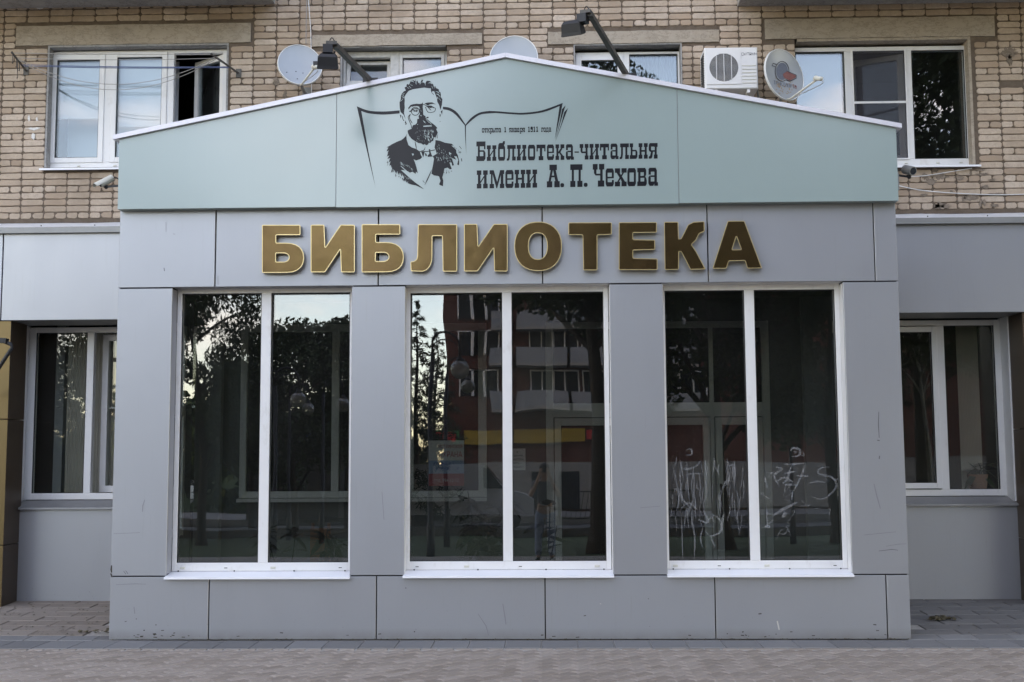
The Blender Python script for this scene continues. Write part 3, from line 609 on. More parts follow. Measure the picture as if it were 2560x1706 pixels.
hl = [stroke([(650, 430), (700, 470)], 14, True), stroke([(700, 400), (760, 460)], 16, True), stroke([(735, 360), (800, 385)], 13, True), stroke([(520, 640), (570, 600)], 18, True), stroke([(500, 690), (560, 660)], 18, True), stroke([(525, 740), (555, 700)], 24, True), stroke([(460, 825), (525, 770)], 16, True),
      stroke([(880, 290), (905, 350)], 16, True), stroke([(1000, 350), (1045, 290)], 16, True), stroke([(1150, 300), (1158, 380)], 14, True), stroke([(1335, 395), (1365, 470)], 15, True), stroke([(1395, 400), (1420, 460)], 12, True), stroke(curve([(1230, 320), (1300, 310), (1350, 350)]), 14, True),
      stroke(curve([(1440, 560), (1500, 560), (1560, 620)]), 14, True), stroke(curve([(1450, 620), (1520, 640), (1580, 720)]), 18, True), stroke([(1500, 700), (1510, 760)], 24, True), stroke([(1545, 740), (1585, 810)], 12, True), stroke([(1490, 590), (1560, 590)], 12, True),
      stroke([(1025, 1210), (1045, 1240)], 30, True), stroke([(930, 1475), (950, 1470)], 24, True), stroke(curve([(1100, 1360), (1130, 1400), (1165, 1440)]), 20, True), stroke([(1190, 1340), (1260, 1420)], 18, True), stroke([(1260, 1400), (1330, 1470)], 18, True), stroke([(1000, 1020), (1010, 1040)], 14, True), stroke([(1030, 1070), (1045, 1110)], 12, True)]
hl = [ZH(p) for p in hl]
bl = [[(1028, 132), (1110, 122), (1205, 122), (1222, 140), (1130, 148), (1035, 152)], [(780, 732), (828, 742), (800, 788)], [(526, 998), (560, 1015), (640, 1085), (720, 1150), (700, 1155), (600, 1070)], [(1590, 700), (1650, 742), (1595, 760)], [(1590, 790), (1650, 830), (1740, 872), (1660, 850)]]
for k in range(34):
    a = rr.random(); x, y = 1040 + a * 230, 190 + rr.random() * 250
    bl.append(stroke([(x, y), (x + 14, y + 26), (x + 20 - a * 30, y + 48)], rr.uniform(6, 13), True))
for k in range(26): x, y = 860 + rr.random() * 200, 170 + rr.random() * 330; bl.append(stroke([(x, y), (x + 6, y + 14)], rr.uniform(5, 10), True))
for k in range(52):
    a = rr.random(); x, y = 1310 + a * 330, 480 + a * 300 + rr.uniform(-20, 420 * (1 - a * .6)); bl.append(stroke([(x, y), (x + 8, y + 24)], rr.uniform(5, 12), True))
for k in range(22): a = rr.random(); x, y = 520 + a * 300, 930 + a * 150 + rr.uniform(-30, 30); bl.append(stroke([(x, y), (x + 36, y + 30)], rr.uniform(4, 9), True))
for k in range(30): a = rr.random(); x, y = 300 + a * 480, 1030 + a * 290 + rr.uniform(-30, 24); bl.append(stroke([(x, y), (x - 6, y + 26)], rr.uniform(5, 11), True))
film(hl + [ZBm(p) for p in bl], y=SY - .0032, name='portrait_highlight', mat='sign')
# slab-serif lettering
def r(x0, y0, x1, y1): return [(x0, y0), (x1, y0), (x1, y1), (x0, y1)]
def colm(x0, x1, a=.26, b=.25, k=.26): w = x1 - x0; return [r(x0, 0, x1, a), r(x0, 1 - b, x1, 1), r(x0 + w * k, a - .03, x1 - w * k, 1 - b + .03)]
def mir(ps): return [[(1 - x, y) for x, y in p][::-1] for p in ps]
LC = [r(0, 0, .42, .26), r(0, .75, .42, 1), r(.10, .22, .33, .79)]; RC = mir(LC)
def blob(x0, y0, x1, y1, c=.13): return [(x0 + c, y0), (x1 - c, y0), (x1, y0 + c), (x1, y1 - c), (x1 - c, y1), (x0 + c, y1), (x0, y1 - c), (x0, y0 + c)]
def ringg(x0=0, y0=0, x1=1, y1=1, t=.25, s=.25):
    c = .14; return [[(x0, y0 + c), (x0 + c, y0), (x1 - c, y0), (x1, y0 + c), (x1 - s, y0 + t), (x0 + s, y0 + t)], [(x1, y0 + c), (x1, y1 - c), (x1 - s, y1 - t), (x1 - s, y0 + t)],
                     [(x1, y1 - c), (x1 - c, y1), (x0 + c, y1), (x0, y1 - c), (x0 + s, y1 - t), (x1 - s, y1 - t)], [(x0, y1 - c), (x0, y0 + c), (x0 + s, y0 + t), (x0 + s, y1 - t)]]
GL = {'и': LC + RC + [[(.28, .22), (.74, .66), (.74, .78), (.28, .34)]], 'н': LC + RC + [r(.3, .45, .7, .56)], 'о': ringg(), 'т': [r(0, .76, 1, 1), r(0, .56, .14, .77), r(.86, .56, 1, .77), r(.37, .2, .63, .78), r(.24, 0, .76, .26)],
      'л': [r(.06, .75, 1, 1), r(.62, .2, .84, .77), r(.6, 0, 1, .26), [(.16, .77), (.36, .77), (.36, .3), (.30, .06), (.2, 0), (0, 0), (0, .12), (.12, .16), (.16, .35)]],
      'е': [[(.14, 1), (0, .86), (0, .14), (.14, 0), (.25, .24), (.25, .76)], [(.14, 1), (.25, .76), (.75, .76), (1, .86), (.86, 1)], [(.75, .76), (.75, .45), (1, .45), (1, .86)], r(.2, .45, .78, .54), [(.14, 0), (.86, 0), (1, .14), (1, .36), (.77, .36), (.75, .24), (.25, .24)]],
      'к': [r(0, 0, .40, .26), r(0, .75, .40, 1), r(.10, .22, .32, .79), [(.3, .40), (.5, .44), (.84, .78), (.62, .78), (.3, .5)], r(.56, .75, 1, 1), [(.36, .5), (.56, .5), (.9, .24), (.64, .24)], r(.58, 0, 1, .26)],
      'а': [[(.1, .78), (.0, .9), (.12, 1), (.74, 1), (.88, .86), (.62, .78)], r(.02, .62, .26, .88), r(.62, .12, .88, .86), r(.2, .49, .64, .58), [(0, .14), (.14, 0), (.5, 0), (.62, .12), (.62, .24), (.25, .24), (.25, .46), (.12, .58), (0, .46)], r(.62, 0, 1, .2)],
      'ч': [r(0, .75, .42, 1), [(.10, .78), (.10, .52), (.22, .41), (.7, .41), (.7, .52), (.33, .52), (.33, .78)]] + RC + [],
      'ь': [r(0, .75, .44, 1), r(.12, .2, .36, .78), [(0, 0), (.86, 0), (1, .14), (1, .44), (.86, .58), (.34, .58), (.34, .48), (.74, .48), (.74, .24), (0, .24)]],
      'я': RC + [[(.62, 1), (.12, 1), (0, .88), (0, .56), (.12, .44), (.7, .44), (.7, .54), (.27, .54), (.27, .77), (.62, .77)], [(.26, .46), (.48, .46), (.40, .10), (.30, 0), (0, 0), (0, .13), (.14, .18)]],
      'б': [q for q in [[(x, y * .79) for x, y in p] for p in ringg()]] + [[(0, .5), (.04, .82), (.2, .91), (.62, .91), (.72, 1), (.98, 1), (.96, .86), (.82, .78), (.32, .76), (.25, .6)]],
      'Б': [r(0, .75, 1, 1), r(.84, .60, 1, .76), r(.16, .2, .38, .78), [(0, 0), (.84, 0), (1, .12), (1, .42), (.86, .55), (.36, .55), (.36, .47), (.76, .47), (.76, .25), (0, .25)]],
      'м': [r(0, 0, .30, .24), r(.09, .2, .2, .8), [(0, 1), (.28, 1), (.56, .22), (.52, 0), (.46, 0), (.20, .78), (0, .78)]] + mir([r(0, 0, .30, .24), r(.06, .2, .24, .8), [(0, 1), (.28, 1), (.5, .30), (.48, .0), (.44, .12), (.22, .78), (0, .78)]]),
      'А': [r(.2, .76, .78, 1), [(.30, .78), (.48, .78), (.30, .24), (.12, .24)], [(.48, .78), (.68, .78), (.90, .24), (.66, .24)], r(.26, .44, .72, .52), r(0, 0, .42, .27), r(.58, 0, 1, .27)],
      'П': [r(0, .75, 1, 1), r(.12, .2, .30, .78), r(.68, .2, .86, .78), r(0, 0, .42, .27), r(.58, 0, 1, .27)], '.': [blob(0, 0, 1, 1, .25)],
      'Ч': [r(0, .75, .42, 1), [(.10, .78), (.10, .60), (.24, .49), (.72, .49), (.72, .57), (.32, .57), (.32, .78)], r(.54, .75, 1, 1), r(.64, .2, .86, .78), r(.44, 0, 1, .27)],
      'х': [r(0, 0, .44, .26), r(.56, 0, 1, .26), r(0, .75, .44, 1), r(.56, .75, 1, 1), [(.12, .78), (.38, .78), (.90, .22), (.62, .22)], [(.66, .78), (.80, .78), (.32, .22), (.16, .22)]],
      'в': [r(.10, .22, .34, .79), [(0, .76), (0, 1), (.82, 1), (.94, .88), (.94, .62), (.84, .52), (.95, .42), (1, .3), (1, .12), (.88, 0), (0, 0), (0, .25), (.72, .25), (.74, .45), (.30, .45), (.30, .55), (.68, .57), (.68, .76)]],
      'р': [r(0, .78, .4, 1), r(.10, -.2, .34, .8), r(0, -.34, .5, -.16)] + [[(.34, 1), (.34, .77), (.76, .77), (.76, .25), (.34, .25), (.34, 0), (.86, 0), (1, .14), (1, .86), (.86, 1)]],
      'ы': [r(0, .76, .30, 1), r(.07, .2, .25, .78), [(0, 0), (.52, 0), (.64, .14), (.64, .44), (.54, .58), (.24, .58), (.24, .48), (.46, .48), (.46, .24), (0, .24)], r(.70, 0, 1, .25), r(.70, .76, 1, 1), r(.76, .2, .94, .8)],
      'г': [r(.1, .75, 1, 1), r(.82, .56, 1, .77), r(.2, .2, .46, .78), r(.08, 0, .62, .26)], 'д': [r(.18, .76, .9, 1), r(.2, .2, .36, .8), r(.66, .2, .86, .8), r(0, 0, 1, .22), r(0, -.2, .16, .05), r(.84, -.2, 1, .05)],
      '1': [r(.3, .2, .7, 1), r(.08, 0, .92, .24), r(.05, .78, .4, .94)], '9': [[(0, .88), (.14, 1), (.86, 1), (1, .86), (1, .14), (.86, 0), (.14, 0), (0, .12), (0, .3), (.26, .3), (.28, .2), (.72, .2), (.72, .44), (.14, .44), (0, .56)]], '-': [r(0, 0, 1, 1)]}
ZL = zz(1160, 300, 4.525)
def word(chars, base, name):
    """chars: (glyph, x0, x1); base(x) -> (bottom, top) for lower case and capitals, in enlargement pixels"""
    out = []
    for ch, x0, x1, b, t in chars:
        for p in GL[ch]: out.append(ZL([(x0 + (x1 - x0) * u, b(x0 + (x1 - x0) * u) + (t(x0 + (x1 - x0) * u) - b(x0 + (x1 - x0) * u)) * v) for u, v in p]))
    film(out, step=.0001, name=name)
lin = lambda x0, y0, x1, y1: (lambda x: y0 + (y1 - y0) * (x - x0) / (x1 - x0))
b1 = lin(140, 467, 2190, 438); t1 = lin(258, 289, 2190, 262); T1 = lin(140, 246, 2190, 215)
word([(c, a, b, b1, T1 if c in 'Бб' else t1) for c, a, b in (('Б', 140, 243), ('и', 258, 366), ('б', 385, 465), ('л', 483, 585), ('и', 597, 705), ('о', 723, 805), ('т', 820, 922), ('е', 938, 1018), ('к', 1035, 1135), ('а', 1152, 1243))] +
     [('-', 1250, 1300, lin(0, 372, 1, 372), lin(0, 358, 1, 358))] + [(c, a, b, b1, t1) for c, a, b in (('ч', 1308, 1408), ('и', 1420, 1527), ('т', 1538, 1640), ('а', 1657, 1748), ('л', 1760, 1865), ('ь', 1875, 1962), ('н', 1975, 2078), ('я', 2090, 2190))], None, 'lettering')
b2 = lin(145, 777, 2195, 746); t2 = lin(145, 573, 2195, 541); T2 = lin(965, 508, 1587, 498); d2 = lambda x: b2(x) - 46
word([(c, a, b, b2, T2 if c in 'АПЧ' else d2 if c == '.' else t2) for c, a, b in (('и', 145, 268), ('м', 290, 455), ('е', 468, 560), ('н', 573, 692), ('и', 703, 827), ('А', 937, 1083), ('.', 1090, 1132), ('П', 1202, 1340), ('.', 1355, 1398), ('Ч', 1457, 1587), ('е', 1602, 1695), ('х', 1707, 1840), ('о', 1848, 1945), ('в', 1960, 2068), ('а', 2085, 2195))], None, 'lettering')
b3 = lin(203, 145, 987, 136); t3 = lin(203, 95, 987, 86); T3 = lin(455, 82, 840, 76)
word([(c, a, b, b3, T3 if c in '19' else t3) for c, a, b in (('о', 203, 229), ('т', 231, 261), ('к', 263, 292), ('р', 294, 321), ('ы', 322, 357), ('т', 358, 388), ('а', 390, 421), ('1', 455, 478), ('я', 510, 539), ('н', 541, 570), ('в', 572, 599), ('а', 601, 628), ('р', 632, 660), ('я', 661, 690), ('1', 723, 747), ('9', 752, 779), ('1', 784, 808), ('1', 815, 840), ('г', 872, 898), ('о', 900, 925), ('д', 926, 957), ('а', 960, 987))], None, 'lettering')
# ================================================================== raised gold letters
ws = thing('wall_lettering', 'row of raised gold Cyrillic capitals fixed above the shop windows', 'sign', (0, -.03, 3.45))
LY0, LY1 = -.062, -.014
ZA = zz(600, 520, 3.46); ZC = zz(1260, 520, 3.46)
def arc(cx, cy, rx, ry, a0, a1, n=9, e=2.0):
    o = []
    for i in range(n + 1):
        t = math.radians(a0 + (a1 - a0) * i / n); c, s = math.cos(t), math.sin(t)
        o.append((cx + rx * math.copysign(abs(c) ** (2 / e), c), cy + ry * math.copysign(abs(s) ** (2 / e), s)))
    return o
def rnd(pts, rad=9):
    out = []; n = len(pts)
    for i in range(n):
        p = pts[i]; a = pts[i - 1]; b = pts[(i + 1) % n]
        la = math.hypot(a[0] - p[0], a[1] - p[1]); lb = math.hypot(b[0] - p[0], b[1] - p[1])
        cs = ((a[0] - p[0]) * (b[0] - p[0]) + (a[1] - p[1]) * (b[1] - p[1])) / (la * lb + 1e-9)
        if cs < -.9 or min(la, lb) < rad * 1.2: out.append(p); continue
        A = (p[0] + (a[0] - p[0]) / la * rad, p[1] + (a[1] - p[1]) / la * rad); B = (p[0] + (b[0] - p[0]) / lb * rad, p[1] + (b[1] - p[1]) / lb * rad)
        for t in (0, .33, .67, 1): out.append(((1 - t) ** 2 * A[0] + 2 * t * (1 - t) * p[0] + t * t * B[0], (1 - t) ** 2 * A[1] + 2 * t * (1 - t) * p[1] + t * t * B[1]))
    return out
def inset(pts, d):
    n = len(pts); ar = sum(pts[i][0] * pts[(i + 1) % n][1] - pts[(i + 1) % n][0] * pts[i][1] for i in range(n)); sg_ = 1 if ar > 0 else -1; out = []
    for i in range(n):
        a, p, b = pts[i - 1], pts[i], pts[(i + 1) % n]
        def nm(u, v): dx, dy = v[0] - u[0], v[1] - u[1]; l = math.hypot(dx, dy) or 1; return (-dy / l * sg_, dx / l * sg_)
        n1, n2 = nm(a, p), nm(p, b); mx_, my_ = n1[0] + n2[0], n1[1] + n2[1]; q = max(.5, (mx_ * mx_ + my_ * my_) / 2)
        out.append((p[0] + mx_ / q * d, p[1] + my_ / q * d))
    return out
def Bg(o, dy): 
    return ([(190 + o, 148 + dy), (522 + o, 148 + dy), (522 + o, 235 + dy), (312 + o, 235 + dy), (312 + o, 303 + dy)] + arc(400 + o, 432 + dy, 153, 129, -90, 90, 12, 2.3) + [(190 + o, 562 + dy)], [[(310 + o, 392 + dy), (370 + o, 392 + dy)] + arc(380 + o, 429 + dy, 45, 37, -80, 80, 6) + [(370 + o, 467 + dy), (310 + o, 467 + dy)]])
LT = [(ZA, 'Б') + Bg(0, 0),
      (ZA, 'И', [(612, 147), (728, 147), (737, 345), (870, 147), (992, 147), (992, 557), (875, 557), (868, 357), (735, 557), (612, 557)], []),
      (ZA, 'Б') + Bg(863, -5),
      (ZA, 'Л', [(1540, 143), (1878, 143), (1878, 551), (1754, 551), (1750, 243), (1664, 243)] + arc(1570, 430, 92, 121, 0, 90, 8) + [(1478, 548), (1474, 467), (1505, 462), (1528, 445), (1534, 415)], []),
      (ZA, 'И', [(1938, 140), (2052, 140), (2060, 335), (2195, 140), (2315, 140), (2315, 549), (2200, 549), (2194, 346), (2055, 549), (1938, 549)], []),
      (ZC, 'О', arc(295, 333, 206, 213, 0, 348, 29, 2.25), [arc(293, 331, 80, 113, 0, 345, 23, 2.35)]),
      (ZC, 'Т', [(557, 128), (932, 126), (932, 232), (808, 235), (808, 540), (686, 540), (680, 235), (557, 234)], []),
      (ZC, 'Е', [(993, 126), (1322, 124), (1322, 214), (1117, 216), (1117, 273), (1307, 277), (1307, 362), (1117, 367), (1117, 435), (1328, 440), (1328, 537), (993, 537)], []),
      (ZC, 'К', [(1385, 122), (1508, 121), (1512, 272), (1530, 268), (1560, 210), (1592, 145), (1640, 122), (1733, 116), (1735, 205), (1690, 222), (1660, 282), (1622, 318), (1660, 372), (1745, 531), (1612, 535), (1558, 430), (1530, 378), (1514, 376), (1512, 535), (1390, 536)], []),
      (ZC, 'А', [(1935, 113), (2080, 112), (2232, 522), (2105, 525), (2085, 458), (1945, 460), (1925, 526), (1803, 526)], [[(2010, 247), (2052, 360), (1974, 362)]])]
for Zf, ch, out, holes in LT:
    sharp = ch in 'ОК'
    out = Zf(rnd(out, 10) if not (ch == 'О') else out); holes = [Zf(rnd(h, 8) if ch != 'О' else h) for h in holes]
    fn = lambda u, v, y: tuple(at(u, v, y))
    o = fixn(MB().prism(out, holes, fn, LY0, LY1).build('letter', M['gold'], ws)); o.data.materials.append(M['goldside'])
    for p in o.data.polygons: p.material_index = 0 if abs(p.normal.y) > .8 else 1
    o['label'] = 'gold capital letter ' + ch
    rm = MB()
    for lp, d in [(out, 1.7)] + [(h, -1.7) for h in holes]:
        ins = inset(lp, d); n = len(lp)
        a = [at(*p, LY0 - .004) for p in lp]; b = [at(*p, LY0 - .004) for p in ins]; c = [at(*p, LY0 - .0002) for p in ins]; dd = [at(*p, LY0 + .010) for p in inset(lp, -.35 if d > 0 else .35)]
        a = [at(*p, LY0 - .004) for p in inset(lp, -.35 if d > 0 else .35)]
        rm.add(a + b + c + dd, [f for i in range(n) for f in ((i, (i + 1) % n, n + (i + 1) % n, n + i), (n + i, n + (i + 1) % n, 2 * n + (i + 1) % n, 2 * n + i), (3 * n + i, 3 * n + (i + 1) % n, (i + 1) % n, i))])
    fixn(rm.build('letter_rim', M['rim'], o))
    sp = MB()
    cx = sum(p[0] for p in out) / len(out)
    for p in (min(out, key=lambda q: q[0] - q[1]), max(out, key=lambda q: q[0] - q[1])):
        w = at(p[0] + (cx - p[0]) * .15, p[1] + (8 if p[1] < 620 else -8), 0); sp.tube([(w.x, LY1 + .001, w.z), (w.x, .001, w.z)], .006, 6)
    sp.build('spacer', M['gutter'], o)
# ================================================================== brick flats behind
flat = thing('apartment_building', 'beige silicate brick block of flats rising behind the pavilion', 'building', (0, 5, 0))
GF = 4.235                                  # where the brickwork starts above the shop fronts
OPEN = {'UL': (-5.60, -3.535, 4.862, 6.275), 'WL': (-2.262, -1.063, 4.72, 6.212), 'WR': (.362, 1.571, 4.72, 6.20), 'UR': (2.826, 4.768, 4.775, 6.225)}
LINT = {'UL': (-5.97, -3.285, 6.277, 6.505), 'WL': (-2.585, -.665, 6.214, 6.345), 'WR': (.075, 1.99, 6.202, 6.345), 'UR': (2.50, 5.04, 6.227, 6.455)}
WX0, WX1, WZ1 = -95.0, 45.0, 48.0  # unseen wall height and width stretched so its shadow covers the street
def strips(x0, x1, z0, z1, holes):
    zs = sorted({z0, z1} | {h[2] for h in holes} | {h[3] for h in holes}); out = []
    for a, b in zip(zs, zs[1:]):
        hs = sorted((h[0], h[1]) for h in holes if h[2] < b - 1e-6 and h[3] > a + 1e-6); x = x0
        for p, q in hs: out.append((x, p, a, b)); x = q
        out.append((x, x1, a, b))
    return out
mb = MB()
for x0, x1, z0, z1 in strips(WX0, WX1, 3.95, WZ1, list(OPEN.values())): mb.box(x0, x1, YB, YB + .35, z0, z1)
mb.build('mortar_wall', M['mortar'], flat)
mb = MB(); mb.box(WX0, WX1, YB + .36, YB + 11, 3.46, 3.9); mb.box(WX0, WX1, YB + 10.6, YB + 11, 0, WZ1); mb.box(WX0, WX1, YB, YB + 11, WZ1, WZ1 + .4); mb.box(WX0, WX0 + .3, YB + .36, YB + 10.6, 0, WZ1); mb.box(WX1 - .3, WX1, YB + .36, YB + 10.6, 0, WZ1)
mb.box(WX0, -8.05, YB, YB + .35, 0, 3.95); mb.box(7.55, WX1, YB, YB + .35, 0, 3.95)
mb.build('rear_wall', M['mortar'], flat)
# bricks: stretchers in stacked courses, every fourth course of headers
rb = random.Random(11)
def brick_mesh(w, h, seed):
    q = random.Random(seed); c = .010; pts = []
    j = lambda k=.0032: q.uniform(-k, k)
    X, Zh = w / 2, h / 2
    cs = [c * q.uniform(.5, 2.2) for _ in range(4)]
    pts = [(-X + cs[0], -Zh + j()), (-X * .3 + j(.03), -Zh + j()), (X * .35 + j(.03), -Zh + j()), (X - cs[1], -Zh + j()), (X + j(.002), -Zh + cs[1]), (X + j(.002), Zh - cs[2]), (X - cs[2], Zh + j()), (X * .3 + j(.03), Zh + j()), (-X * .35 + j(.03), Zh + j()), (-X + cs[3], Zh + j()), (-X + j(.002), Zh - cs[3]), (-X + j(.002), -Zh + cs[0])]
    n = len(pts); b = .0045
    inn = [(x * (1 - 2 * b / w * 1.3), z * (1 - 2 * b / h * 1.3)) for x, z in pts]
    dep = .011 + q.uniform(-.003, .004); tl = q.uniform(-.02, .02)
    vs = [(x, -dep + x * tl, z) for x, z in inn] + [(x, -dep + b + x * tl, z) for x, z in pts] + [(x, .006, z) for x, z in pts]
    fs = [tuple(range(n))]
    for i in range(n): k = (i + 1) % n; fs += [(n + i, n + k, k, i), (2 * n + i, 2 * n + k, n + k, n + i)]
    return vs, fs
BW, BH = .250, .0655
VAR = {}
for kind, w, nv in (('s', BW, 12), ('h', .121, 8)):
    VAR[kind] = []
    for i in range(nv):
        vs, fs = brick_mesh(w, BH, 100 + i + (50 if kind == 'h' else 0)); me = bpy.data.meshes.new('brick'); me.from_pydata(vs, [], fs); me.update(); me.materials.append(M['brick']); VAR[kind].append((me, vs, fs, w))
PITCH, Z0B, XPH = .0757, 4.312, -5.851
blocks = list(OPEN.values()) + list(LINT.values())
jobs = []
row = -0
while Z0B + row * PITCH < 6.98:
    z = Z0B + row * PITCH; head = row % 4 == 0
    x = XPH - .26 * 3
    stepw = .13 if head else .26
    while x < 5.9:
        a, b = x + .005, x + stepw - .005
        segs = [(a, b)]
        for h in blocks:
            if h[2] - .028 < z < h[3] + .028:
                ns = []
                for p, q in segs:
                    e = .006 if h in LINT.values() else .003
                    if q <= h[0] - e or p >= h[1] + e: ns.append((p, q)); continue
                    if p < h[0] - e: ns.append((p, h[0] - e))
                    if q > h[1] + e: ns.append((h[1] + e, q))
                segs = ns
        for p, q in segs:
            if q - p > .045 and rb.random() > .012: jobs.append((p, q, z))
        x += stepw
    row += 1
def hidden(x, z):
    t = (SY - CAMP.y) / (YB - CAMP.y); hx, hzz = CAMP.x + (x - CAMP.x) * t, CAMP.z + (z - CAMP.z) * t
    if SL < hx < SR and hzz < topz(hx) + .05: return True
    v = Vector((x, YB, z)) - CAMP; d = v.dot(FW); px, py = 1280 + v.dot(RX) / d * FPX, 853 - v.dot(UP) / d * FPX
    return not (4 < px < 2556 and 2 < py < 900)
vis = [j for j in jobs if not hidden((j[0] + j[1]) / 2, j[2])]
vis.sort(key=lambda j: -(j[1] - j[0]) * 10 + (Vector(((j[0] + j[1]) / 2, YB, j[2])) - CAMP).length * .06)
single = set(vis[:300]); rest = MB()
for j in jobs:
    p, q, z = j; w = q - p
    me, vs, fs, w0 = rb.choice(VAR['s' if w > .17 else 'h'])
    sx, dx, dz = w / w0, rb.uniform(-.002, .002), rb.uniform(-.0025, .0025); cx = (p + q) / 2 + dx
    if j in single:
        o = bpy.data.objects.new('brick', me); COL.objects.link(o); o.parent = flat; o.matrix_parent_inverse = Matrix.Translation(-flat.location)
        o.location = (cx, YB, z + dz); o.scale = (sx, 1, 1)
    else: rest.add([(cx + v[0] * sx, YB + v[1], z + dz + v[2]) for v in vs], fs)
tag(rest.build('brickwork', M['brick'], flat), kind='stuff')
# lintels
for k, (x0, x1, z0, z1) in LINT.items():
    n = 26; q = random.Random(k); mb = MB(); yy = YB - .016 if k != 'WL' else YB - .022
    top = [(x0 + (x1 - x0) * i / n, z1 + q.uniform(-.004, .003)) for i in range(n + 1)]; bot = [(x0 + (x1 - x0) * i / n, z0 + q.uniform(-.004, .004)) for i in range(n + 1)]
    mb.prism(bot + top[::-1], [], fxz, yy, YB + .12); fixn(mb.build('lintel', M['lintel'], flat))
# smears of mortar and paint on the bricks
def splat(x, y, rx, ry, mat, name, seed, Y=YB - .0165):
    q = random.Random(seed); c = at(x, y, Y); n = 34; k = 1 / 228
    ps = [(c.x + rx * k * math.cos(2 * math.pi * i / n) * q.uniform(.45, 1.2), c.z + ry * k * math.sin(2 * math.pi * i / n) * q.uniform(.45, 1.2)) for i in range(n)]
    fixn(MB().prism(ps, [], fxz, Y, YB - .002).build(name, M[mat], flat))
for i, a in enumerate(((690, 205, 9, 12), (712, 236, 6, 13), (2523, 130, 20, 16), (2524, 150, 9, 14))): splat(*a, 'patch', 'mortar_patch', i)
for i, a in enumerate(((85, 322, 20, 4), (83, 341, 6, 9), (72, 296, 3, 10), (92, 298, 3, 6), (100, 20, 10, 3))): splat(*a, 'whitewash', 'paint_smear', 40 + i)
rr2 = random.Random(5)
for i in range(22): splat(2310 + rr2.random() * 190, 420 + rr2.random() * 100, rr2.uniform(4, 22), rr2.uniform(3, 9), 'patch', 'mortar_patch', 70 + i)
# balcony slabs
for px0, px1, py in ((-300, 688, 23), (1843, 2900, 12)):
    x0, x1 = at(px0, py, YB).x, at(px1, py, YB).x; z = at((0 if px0 < 0 else 2200), 23 if px0 < 0 else 12, YB).z
    mb = MB(); vs = []
    for yy, zz_ in ((YB - .002, z), (YB - 1.25, z + .03)):
        vs += [(x0, yy, zz_), (x1, yy, zz_), (x1, yy, z + .16), (x0, yy, z + .16)]
    mb.add(vs, [(0, 1, 5, 4), (4, 5, 6, 7), (2, 3, 7, 6), (0, 4, 7, 3), (1, 2, 6, 5)])
    o = fixn(mb.build('balcony_slab', M['slab'], flat))
    rl = MB()
    for a, b in (((x0 + .03, YB - .96), (x1 - .03, YB - .96)),): rl.box(x0 + .02, x1 - .02, YB - .97, YB - .93, z + .161, z + 1.1)
    rl.build('balcony_front', M['slab'], o)
    mb = MB(); mb.tube([(x, YB - .95, z + .024) for x in (x0 + .05, x1 - .05)], .012, 5); mb.build('drip_edge', M['slab'], o)
# windows of the flats
YU = YB + .11
def P(x, y, Y=YU): p = at(x, y, Y); return p.x, p.z
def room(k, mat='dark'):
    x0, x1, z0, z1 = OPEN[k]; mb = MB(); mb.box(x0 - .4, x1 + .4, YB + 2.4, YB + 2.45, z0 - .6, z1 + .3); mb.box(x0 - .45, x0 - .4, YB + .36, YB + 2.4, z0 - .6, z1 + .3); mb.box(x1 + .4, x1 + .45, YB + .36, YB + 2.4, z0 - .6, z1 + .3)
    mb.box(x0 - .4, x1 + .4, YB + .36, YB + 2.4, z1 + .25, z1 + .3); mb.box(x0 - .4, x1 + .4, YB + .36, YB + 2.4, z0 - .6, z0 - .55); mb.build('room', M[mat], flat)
def ubars(bars, y0=YU, y1=YU + .07, mat='pvc', name='window', parent=flat):
    mb = MB()
    for i, (x0, x1, z0, z1) in enumerate(bars): mb.bbox(x0, x1, y0 + .0007 * (i % 5), y1, z0, z1, .005)
    return mb.build(name, M[mat], parent)
def sash(x0, x1, z0, z1, parent, w=.055, y=YU - .012, mat='pvc', name='sash', gl='glass_up', tilt=0.004):
    f = frame_mb(x0, x1, z0, z1, y, y + .06, w, w, w, w); gasket(f2 := MB(), x0 + w, x1 - w, z0 + w, z1 - w, y + .008, .005)
    o = f.build(name, M[mat], parent); f2.build('gasket', M['gasket'], o) if parent.parent is None else f2.build('gasket', M['gasket'], parent)
    pane_box(x0 + w, x1 - w, z0 + w, z1 - w, y + .03, 'pane', M[gl], parent, tilt); return o
def reveal(k, mat='plaster', t=.02, sides='LRT'):
    x0, x1, z0, z1 = OPEN[k]; mb = MB()
    if 'L' in sides: mb.box(x0, x0 + t, YB - .008, YU + .06, z0, z1)
    if 'R' in sides: mb.box(x1 - t, x1, YB - .008, YU + .06, z0, z1)
    if 'T' in sides: mb.box(x0 + t, x1 - t, YB - .005, YU + .06, z1 - t, z1)
    mb.build('plaster_reveal', M[mat], flat)
def usill(k, parent, mat='sillw', d=.07):
    x0, x1, z0, z1 = OPEN[k]; mb = MB()
    mb.add([(x0 + .01, YU + .02, z0 + .012), (x1 - .01, YU + .02, z0 + .012), (x1 + .03, YB - d, z0 - .022), (x0 - .03, YB - d, z0 - .022), (x0 - .03, YB - d - .002, z0 - .042), (x1 + .03, YB - d - .002, z0 - .042), (x1 + .03, YB - d + .01, z0 - .042), (x0 - .03, YB - d + .01, z0 - .042), (x0 + .01, YU + .02, z0 - .004), (x1 - .01, YU + .02, z0 - .004)],
           [(0, 3, 2, 1), (3, 4, 5, 2), (4, 7, 6, 5), (7, 8, 9, 6), (0, 8, 7, 3), (1, 2, 6, 9), (2, 5, 6), (3, 7, 4)])
    return mb.build('sill', M[mat], parent)
for k in OPEN: room(k)
